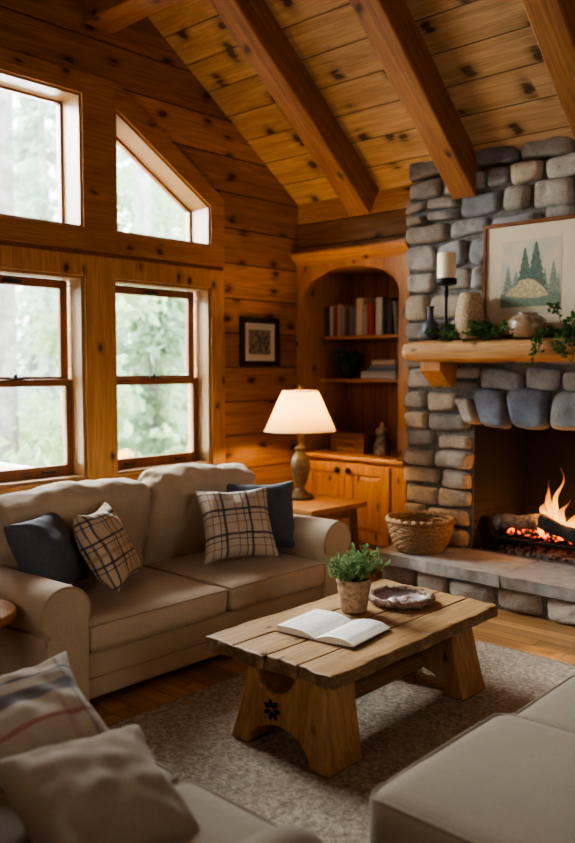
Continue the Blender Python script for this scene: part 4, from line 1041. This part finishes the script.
def trestle(yc, thick, flip):
    xc = -2.235; hw0, hw1 = .285, .215; zt = TH-.056+.014; z0 = .0145
    pl_ = [(xc-hw0, z0)]
    for k in range(13):
        a = math.pi*(1-k/12); pl_.append((xc-.005+.165*math.cos(a), z0+.112*math.sin(a)))
    pl_ += [(xc+hw0, z0)]
    for k in range(1, 9):
        t = k/8; pl_.append((xc+hw0-(hw0-hw1)*(t**.75), z0+(zt-z0)*t))
    # U-shaped notch beneath the top
    for k in range(11):
        a = math.pi*k/10; pl_.append((xc-.055+.11*math.cos(a), zt-.105*math.sin(a)))
    for k in range(8, 0, -1):
        t = k/8; pl_.append((xc-hw0+(hw0-hw1)*(t**.75), z0+(zt-z0)*t))
    bm = NB(); prism(bm, pl_, 'Y', yc-thick/2, yc+thick/2)
    # flare the foot in Y too
    for v in bm.verts:
        t = (v.co.z-z0)/(zt-z0); v.co.y = yc + (v.co.y-yc)*(1.0+.12*(1-t)) ; v.co.y += .03*flip*(1-t)
    return obj('trestle', bm, M['rusticz'], ct, shift=L, bevel=.034, seg=4)
t1 = trestle(2.50, .20, -1); t2 = trestle(3.44, .19, 1)
bm = NB(); c0 = Vector((-2.275, 2.394-.004, .195))
for k in range(7):
    a = 2*math.pi*k/7; d = Vector((math.cos(a), 0, math.sin(a))); s = Vector((-d.z, 0, d.x))
    pts = [c0+d*.007, c0+d*.03+s*.011, c0+d*.05, c0+d*.03-s*.011]
    f = bm.faces.new([bm.verts.new(p) for p in pts])
bmesh.ops.solidify(bm, geom=bm.faces[:], thickness=.004)
obj('carved_flower', bm, plain('burnt_carving', (.035, .018, .009), .9), t1, shift=L, loc=(0, -.022, 0))
bm = NB(); pts = [(-2.235, 2.47 + 1.0*k/10, .145) for k in range(11)]; tube(bm, pts, lambda t: .046-.004*t, 14); rough(bm, .007, 7, 3); obj('stretcher', bm, M['rusticd'], ct, shift=L)

TZ = TH+.0165
# open book
ob = root('open_book', 'open hardback book lying on the coffee table', 'book', (-2.30, 2.80, TZ), R(6))
def pages(sx, rise, w, thick):
    bm = NB(); n = 14; top, bot = [], []
    for i in range(n+1):
        t = i/n; x = sx*w*t
        z = thick*(.35+.65*math.sin(min(1, t*2.4)*math.pi/2)) + rise*math.sin(t*math.pi*.85)*.9
        if t > .8 and sx > 0: z -= .01*((t-.8)/.2)
        zb = .004 + (rise*.6*max(0, t-.35) if sx > 0 else 0)
        top.append((x, max(z, zb+.003))); bot.append((x, zb))
    poly = top + bot[::-1]
    prism(bm, poly if sx < 0 else poly, 'Y', -.155, .155)
    bm.faces.ensure_lookup_table()
    for f in bm.faces:
        f.normal_update()
        f.material_index = 1 if abs(f.normal.z) > .45 and f.calc_center_median().z > .008 else 0
    return bm
obj('page_block', pages(-1, .006, .205, .026), [M['page'], M['print']], ob)
obj('page_block', pages(1, .016, .20, .020), [M['page'], M['print']], ob)
bm = NB(); box(bm, -.212, .207, -.162, .162, 0, .0035); obj('cover', bm, M['cover'], ob, bevel=.001)
# potted plant
random.seed(12)
pp = root('potted_plant', 'small green plant in a rough clay pot on the coffee table', 'plant', (-2.42, 3.10, TZ-.001))
bm = NB(); lathe(bm, [(.058, 0), (.064, .008), (.070, .06), (.080, .13), (.084, .145), (.088, .15), (.088, .168), (.078, .17), (.072, .15), (.05, .145)], 40)
for v in bm.verts:
    p = v.co*26; k = .004*noise.noise(p) + .003*noise.noise(p*2.2)
    if v.co.z > .01: v.co += Vector((v.co.x, v.co.y, 0)).normalized()*k
obj('pot', bm, M['clay'], pp, sub=1)
bm = NB(); lathe(bm, [(.001, .152), (.074, .15)], 20, cap=False); obj('soil', bm, M['soil'], pp)
bs, bl, bb = NB(), NB(), NB()
for k in range(60):
    a = random.uniform(0, 2*math.pi); sp = random.random()**.6; d = Vector((math.cos(a)*sp, math.sin(a)*sp, random.uniform(.75, 1.2))).normalized(); Lg = random.uniform(.13, .24)*(1-.25*sp)
    p0 = Vector((math.cos(a)*.045*sp, math.sin(a)*.045*sp, .15)); pts = [p0 + d*Lg*t + Vector((0, 0, -.02*t*t)) for t in (0, .33, .66, 1)]
    tube(bs, pts, .0014, 4)
    for s in range(15):
        t = .2+.8*s/14; i = min(int(t*3), 2); q = pts[i].lerp(pts[i+1], t*3-i); leaf(bl, q, (rdir(.2)+d*.6), random.uniform(.018, .034), .0085)
for k in range(5):
    a = random.uniform(-.4, .6); m_ = Matrix.Translation((.075*math.cos(a), .075*math.sin(a), .165+.03*random.random())); bmesh.ops.create_icosphere(bb, subdivisions=2, radius=.008, matrix=m_)
obj('stem', bs, M['stem'], pp); obj('foliage', bl, M['leafp'], pp); obj('bud', bb, M['bud'], pp, smooth=True)
# encrusted tray with shells
tr = root('shallow_bowl', 'shallow round bowl with a crusty woven rim right of the potted plant', 'bowl', (-2.34, 3.38, TZ-.001))
bm = NB(); lathe(bm, [(.001, .003), (.10, .004), (.128, .016), (.146, .036), (.152, .036), (.15, .02), (.12, .0), (.001, .0)], 48, cap=False); obj('bowl_base', bm, plain('pale_mauve_glaze', (.45, .38, .36), .35, 0, 18, .35, .1, c2=(.28, .22, .22)), tr)
bm = NB(); pts = [((.150+.003*math.sin(j*2.3))*math.cos(2*math.pi*j/90), (.150+.003*math.sin(j*2.3))*math.sin(2*math.pi*j/90), .030+.002*math.sin(j*1.3)) for j in range(90)]
tube(bm, pts, .018, 10, True); rough(bm, .009, 42, 4); obj('rim', bm, plain('crusty_rim', (.32, .22, .15), .85, 0, 70, .6, .7, c2=(.14, .08, .05)), tr)
for i, (lab, x, y, rz, sc, c) in enumerate([('pale seashell at the near left of the shallow bowl', -.035, -.065, .6, 1.0, (.58, .50, .42)), ('pinkish seashell at the middle of the shallow bowl', .03, .01, 2.2, .9, (.42, .27, .22))]):
    bm = NB(); rows = []
    for j in range(9):
        t = j/8; row = []
        for k in range(13):
            a = -1.05 + 2.1*k/12; r = .062*t*sc
            row.append(bm.verts.new((r*math.cos(a), r*math.sin(a), .022*sc*math.sin(math.pi*min(1, .12+t*.88))*(1-.5*(a/1.05)**2) + .003*(k % 2)*t + .004)))
        rows.append(row)
    for a, b in zip(rows, rows[1:]):
        for k in range(12): bm.faces.new((a[k], a[k+1], b[k+1], b[k])).smooth = True
    bmesh.ops.remove_doubles(bm, verts=bm.verts, dist=.0003)
    tag(obj('seashell', bm, plain('shell', c, .5, 0, 60, .3, .2), loc=(-2.34+x, 3.38+y, TZ+.008), rot=(0, 0, rz)), lab, 'shell', 'shells in the bowl')

# rug
bm = NB(); bmesh.ops.create_grid(bm, x_segments=110, y_segments=130, size=.5)
for v in bm.verts:
    x, y = v.co.x*2.75, v.co.y*4.1
    e = .012*noise.noise(Vector((x*6, y*6, 0)))
    v.co = Vector((x + (e if abs(v.co.x) > .499 else 0), y + (e if abs(v.co.y) > .499 else 0), .011 + .003*noise.noise(Vector((x*14, y*14, 3))) + .002*noise.noise(Vector((x*40, y*40, 3)))))
r_ = bmesh.ops.extrude_edge_only(bm, edges=[e for e in bm.edges if e.is_boundary])
for v in [g for g in r_['geom'] if isinstance(g, bmesh.types.BMVert)]: v.co.z = .0005
tag(obj('rug', bm, M['rug'], loc=(-1.62, 2.15, 0), smooth=True), 'nubby beige wool area rug under the coffee table', 'rug')

# ------------------------------------------------------------------ armless settee at right
se = root('armless_settee', 'grey-beige armless settee at the lower right facing the sofa', 'sofa', (-.83, 2.42, 0)); L = se.location
bm = NB(); box(bm, -1.25, -.38, 1.74, 3.26, .06, .27); obj('base', bm, M['sofa2'], se, shift=L, bevel=.03, seg=3)
for y0, y1, zt, k in ((1.68, 2.44, .485, 1), (2.45, 3.29, .44, 2)):
    w, d, h = .94, y1-y0, zt-.275; cx = -1.29 + w/2
    o = obj('seat_cushion', cushion(w, d, h, .055, .012, .012, 16, k+20, .006), M['sofa2'], se, loc=(cx-L.x, (y0+y1)/2-L.y, .268+h/2), sub=1)
    obj('piping', piping(w, d, h, .055, .012, .012, 1, .006), M['sofa2'], o)
bm = NB(); box(bm, -.36, -.2, 1.74, 3.26, .06, .78); obj('back_frame', bm, M['sofa2'], se, shift=L, bevel=.05, seg=4)
for x in (-1.18, -.3):
    for y in (1.82, 3.18):
        bm = NB(); lathe(bm, [(.022, .012), (.03, .065)], 12, (x, y, 0)); obj('leg', bm, M['endz'], se, shift=L)

# ------------------------------------------------------------------ armchair at lower left
ac = root('loveseat', 'grey-beige loveseat at the lower left with two pillows', 'sofa', (-1.72, .95, 0)); L = ac.location
bm = NB(); box(bm, -2.38, -1.16, .55, 1.42, .06, .29); obj('base', bm, M['sofa2'], ac, shift=L, bevel=.03, seg=3)
for k, (x0, x1) in enumerate(((-2.22, -1.76), (-1.755, -1.30))):
    w, d, h = x1-x0, .78, .155
    o = obj('seat_cushion', cushion(w, d, h, .05, .015, .01, 14, 40+k, .005), M['sofa2'], ac, loc=((x0+x1)/2-L.x, 1.09-L.y, .365), sub=1)
    obj('piping', piping(w, d, h, .05, .015, .01, 1, .006), M['sofa2'], o)
for xc in (-2.31, -1.205):
    w, d, h = .18, .86, .50
    o = obj('arm', cushion(w, d, h, .085, .02, .01, 14, xc, .004), M['sofa2'], ac, loc=(xc-L.x, .97-L.y, .31), sub=1)
bm = cushion(1.24, .22, .68, .09, .02, .02, 16, 77, .006); obj('back_rest', bm, M['sofa2'], ac, loc=(-1.76-L.x, .55-L.y, .40), sub=1)
throw_pillow('large oatmeal pillow lying nearest in the lower left corner', 'pillows on the lower left loveseat', M['oat'], .45, .11, (-1.70, 1.145, .495), R(5), R(66), R(-13), 8, None, .018, .02)
throw_pillow('cream pillow with dark plaid band behind the oatmeal pillow', 'pillows on the lower left loveseat', M['plaid3'], .43, .11, (-2.17, 1.22, .535), R(-26), R(61), R(18), 9, None, .02, .02)

# ------------------------------------------------------------------ lights
def lamp(name, typ, loc, energy, color, **kw):
    l = bpy.data.lights.new(name, typ); l.energy = energy; l.color = color
    for k, v in kw.items(): setattr(l, k, v)
    o = bpy.data.objects.new(name, l); C.objects.link(o); o.location = loc; return o
lamp('bulb_light', 'POINT', (-4.31, 4.82, .567+.66), 52, (1, .60, .25), shadow_soft_size=.04)
lamp('fire_light', 'POINT', (GX, GY-.02, .58), 17, (1, .38, .09), shadow_soft_size=.10)
def area(name, loc, target, sx, sy, energy, color):
    o = lamp(name, 'AREA', loc, energy, color, shape='RECTANGLE', size=sx, size_y=sy)
    d = Vector(target) - Vector(loc); o.rotation_euler = d.to_track_quat('-Z', 'Y').to_euler(); return o
# daylight outside the window openings, and an added lamp standing in for ground bounce
area('sky_daylight', (XL-1.9, 3.4, 3.9), (-2.7, 3.1, .5), 3.4, 3.0, 2000, (.94, .97, 1.0))
area('ground_bounce_fill', (XL-1.2, 3.4, .4), (-2.2, 3.9, 3.6), 2.6, 1.6, 210, (1.0, .93, .82))
# soft added fill from two unseen lamps; rear and right walls have no windows
area('rear_fill', (-1.6, -2.3, 2.3), (-2.6, 4.4, 1.6), 3.4, 1.8, 36, (1.0, .92, .82))
area('side_fill', (2.1, 2.6, 1.7), (-3, 3.8, .9), 1.4, 1.6, 22, (.95, .96, 1.0))
w = bpy.data.worlds.new('world'); bpy.context.scene.world = w; w.use_nodes = True
bg = w.node_tree.nodes['Background']
tc = w.node_tree.nodes.new('ShaderNodeTexCoord'); sx_ = w.node_tree.nodes.new('ShaderNodeSeparateXYZ'); rp = w.node_tree.nodes.new('ShaderNodeValToRGB')
w.node_tree.links.new(tc.outputs['Generated'], sx_.inputs[0]); w.node_tree.links.new(sx_.outputs[2], rp.inputs[0]); w.node_tree.links.new(rp.outputs[0], bg.inputs[0])
rp.color_ramp.elements[0].color = (.86, .95, .97, 1); rp.color_ramp.elements[1].color = (.80, .92, 1.0, 1)
bg.inputs[1].default_value = 8.0

# ------------------------------------------------------------------ camera
cam = bpy.data.cameras.new('camera'); co = bpy.data.objects.new('camera', cam); C.objects.link(co)
F = 818.0
cam.sensor_fit = 'VERTICAL'; cam.sensor_height = 36; cam.lens = F/843*36
co.location = (0, 0, 1.6)
co.rotation_euler = (R(90) - math.atan((421.5-368)/F), 0, R(42.7))
cam.dof.use_dof = True; cam.dof.focus_distance = 3.95; cam.dof.aperture_fstop = 1.45; cam.clip_start = .05
bpy.context.scene.camera = co
sc = bpy.context.scene
sc.view_settings.view_transform = 'AgX'; sc.view_settings.look = 'AgX - Medium High Contrast'; sc.view_settings.exposure = 0.55
sc.cycles.max_bounces = 8; sc.cycles.transparent_max_bounces = 16; sc.cycles.sample_clamp_indirect = 6
sc.cycles.use_denoising = True
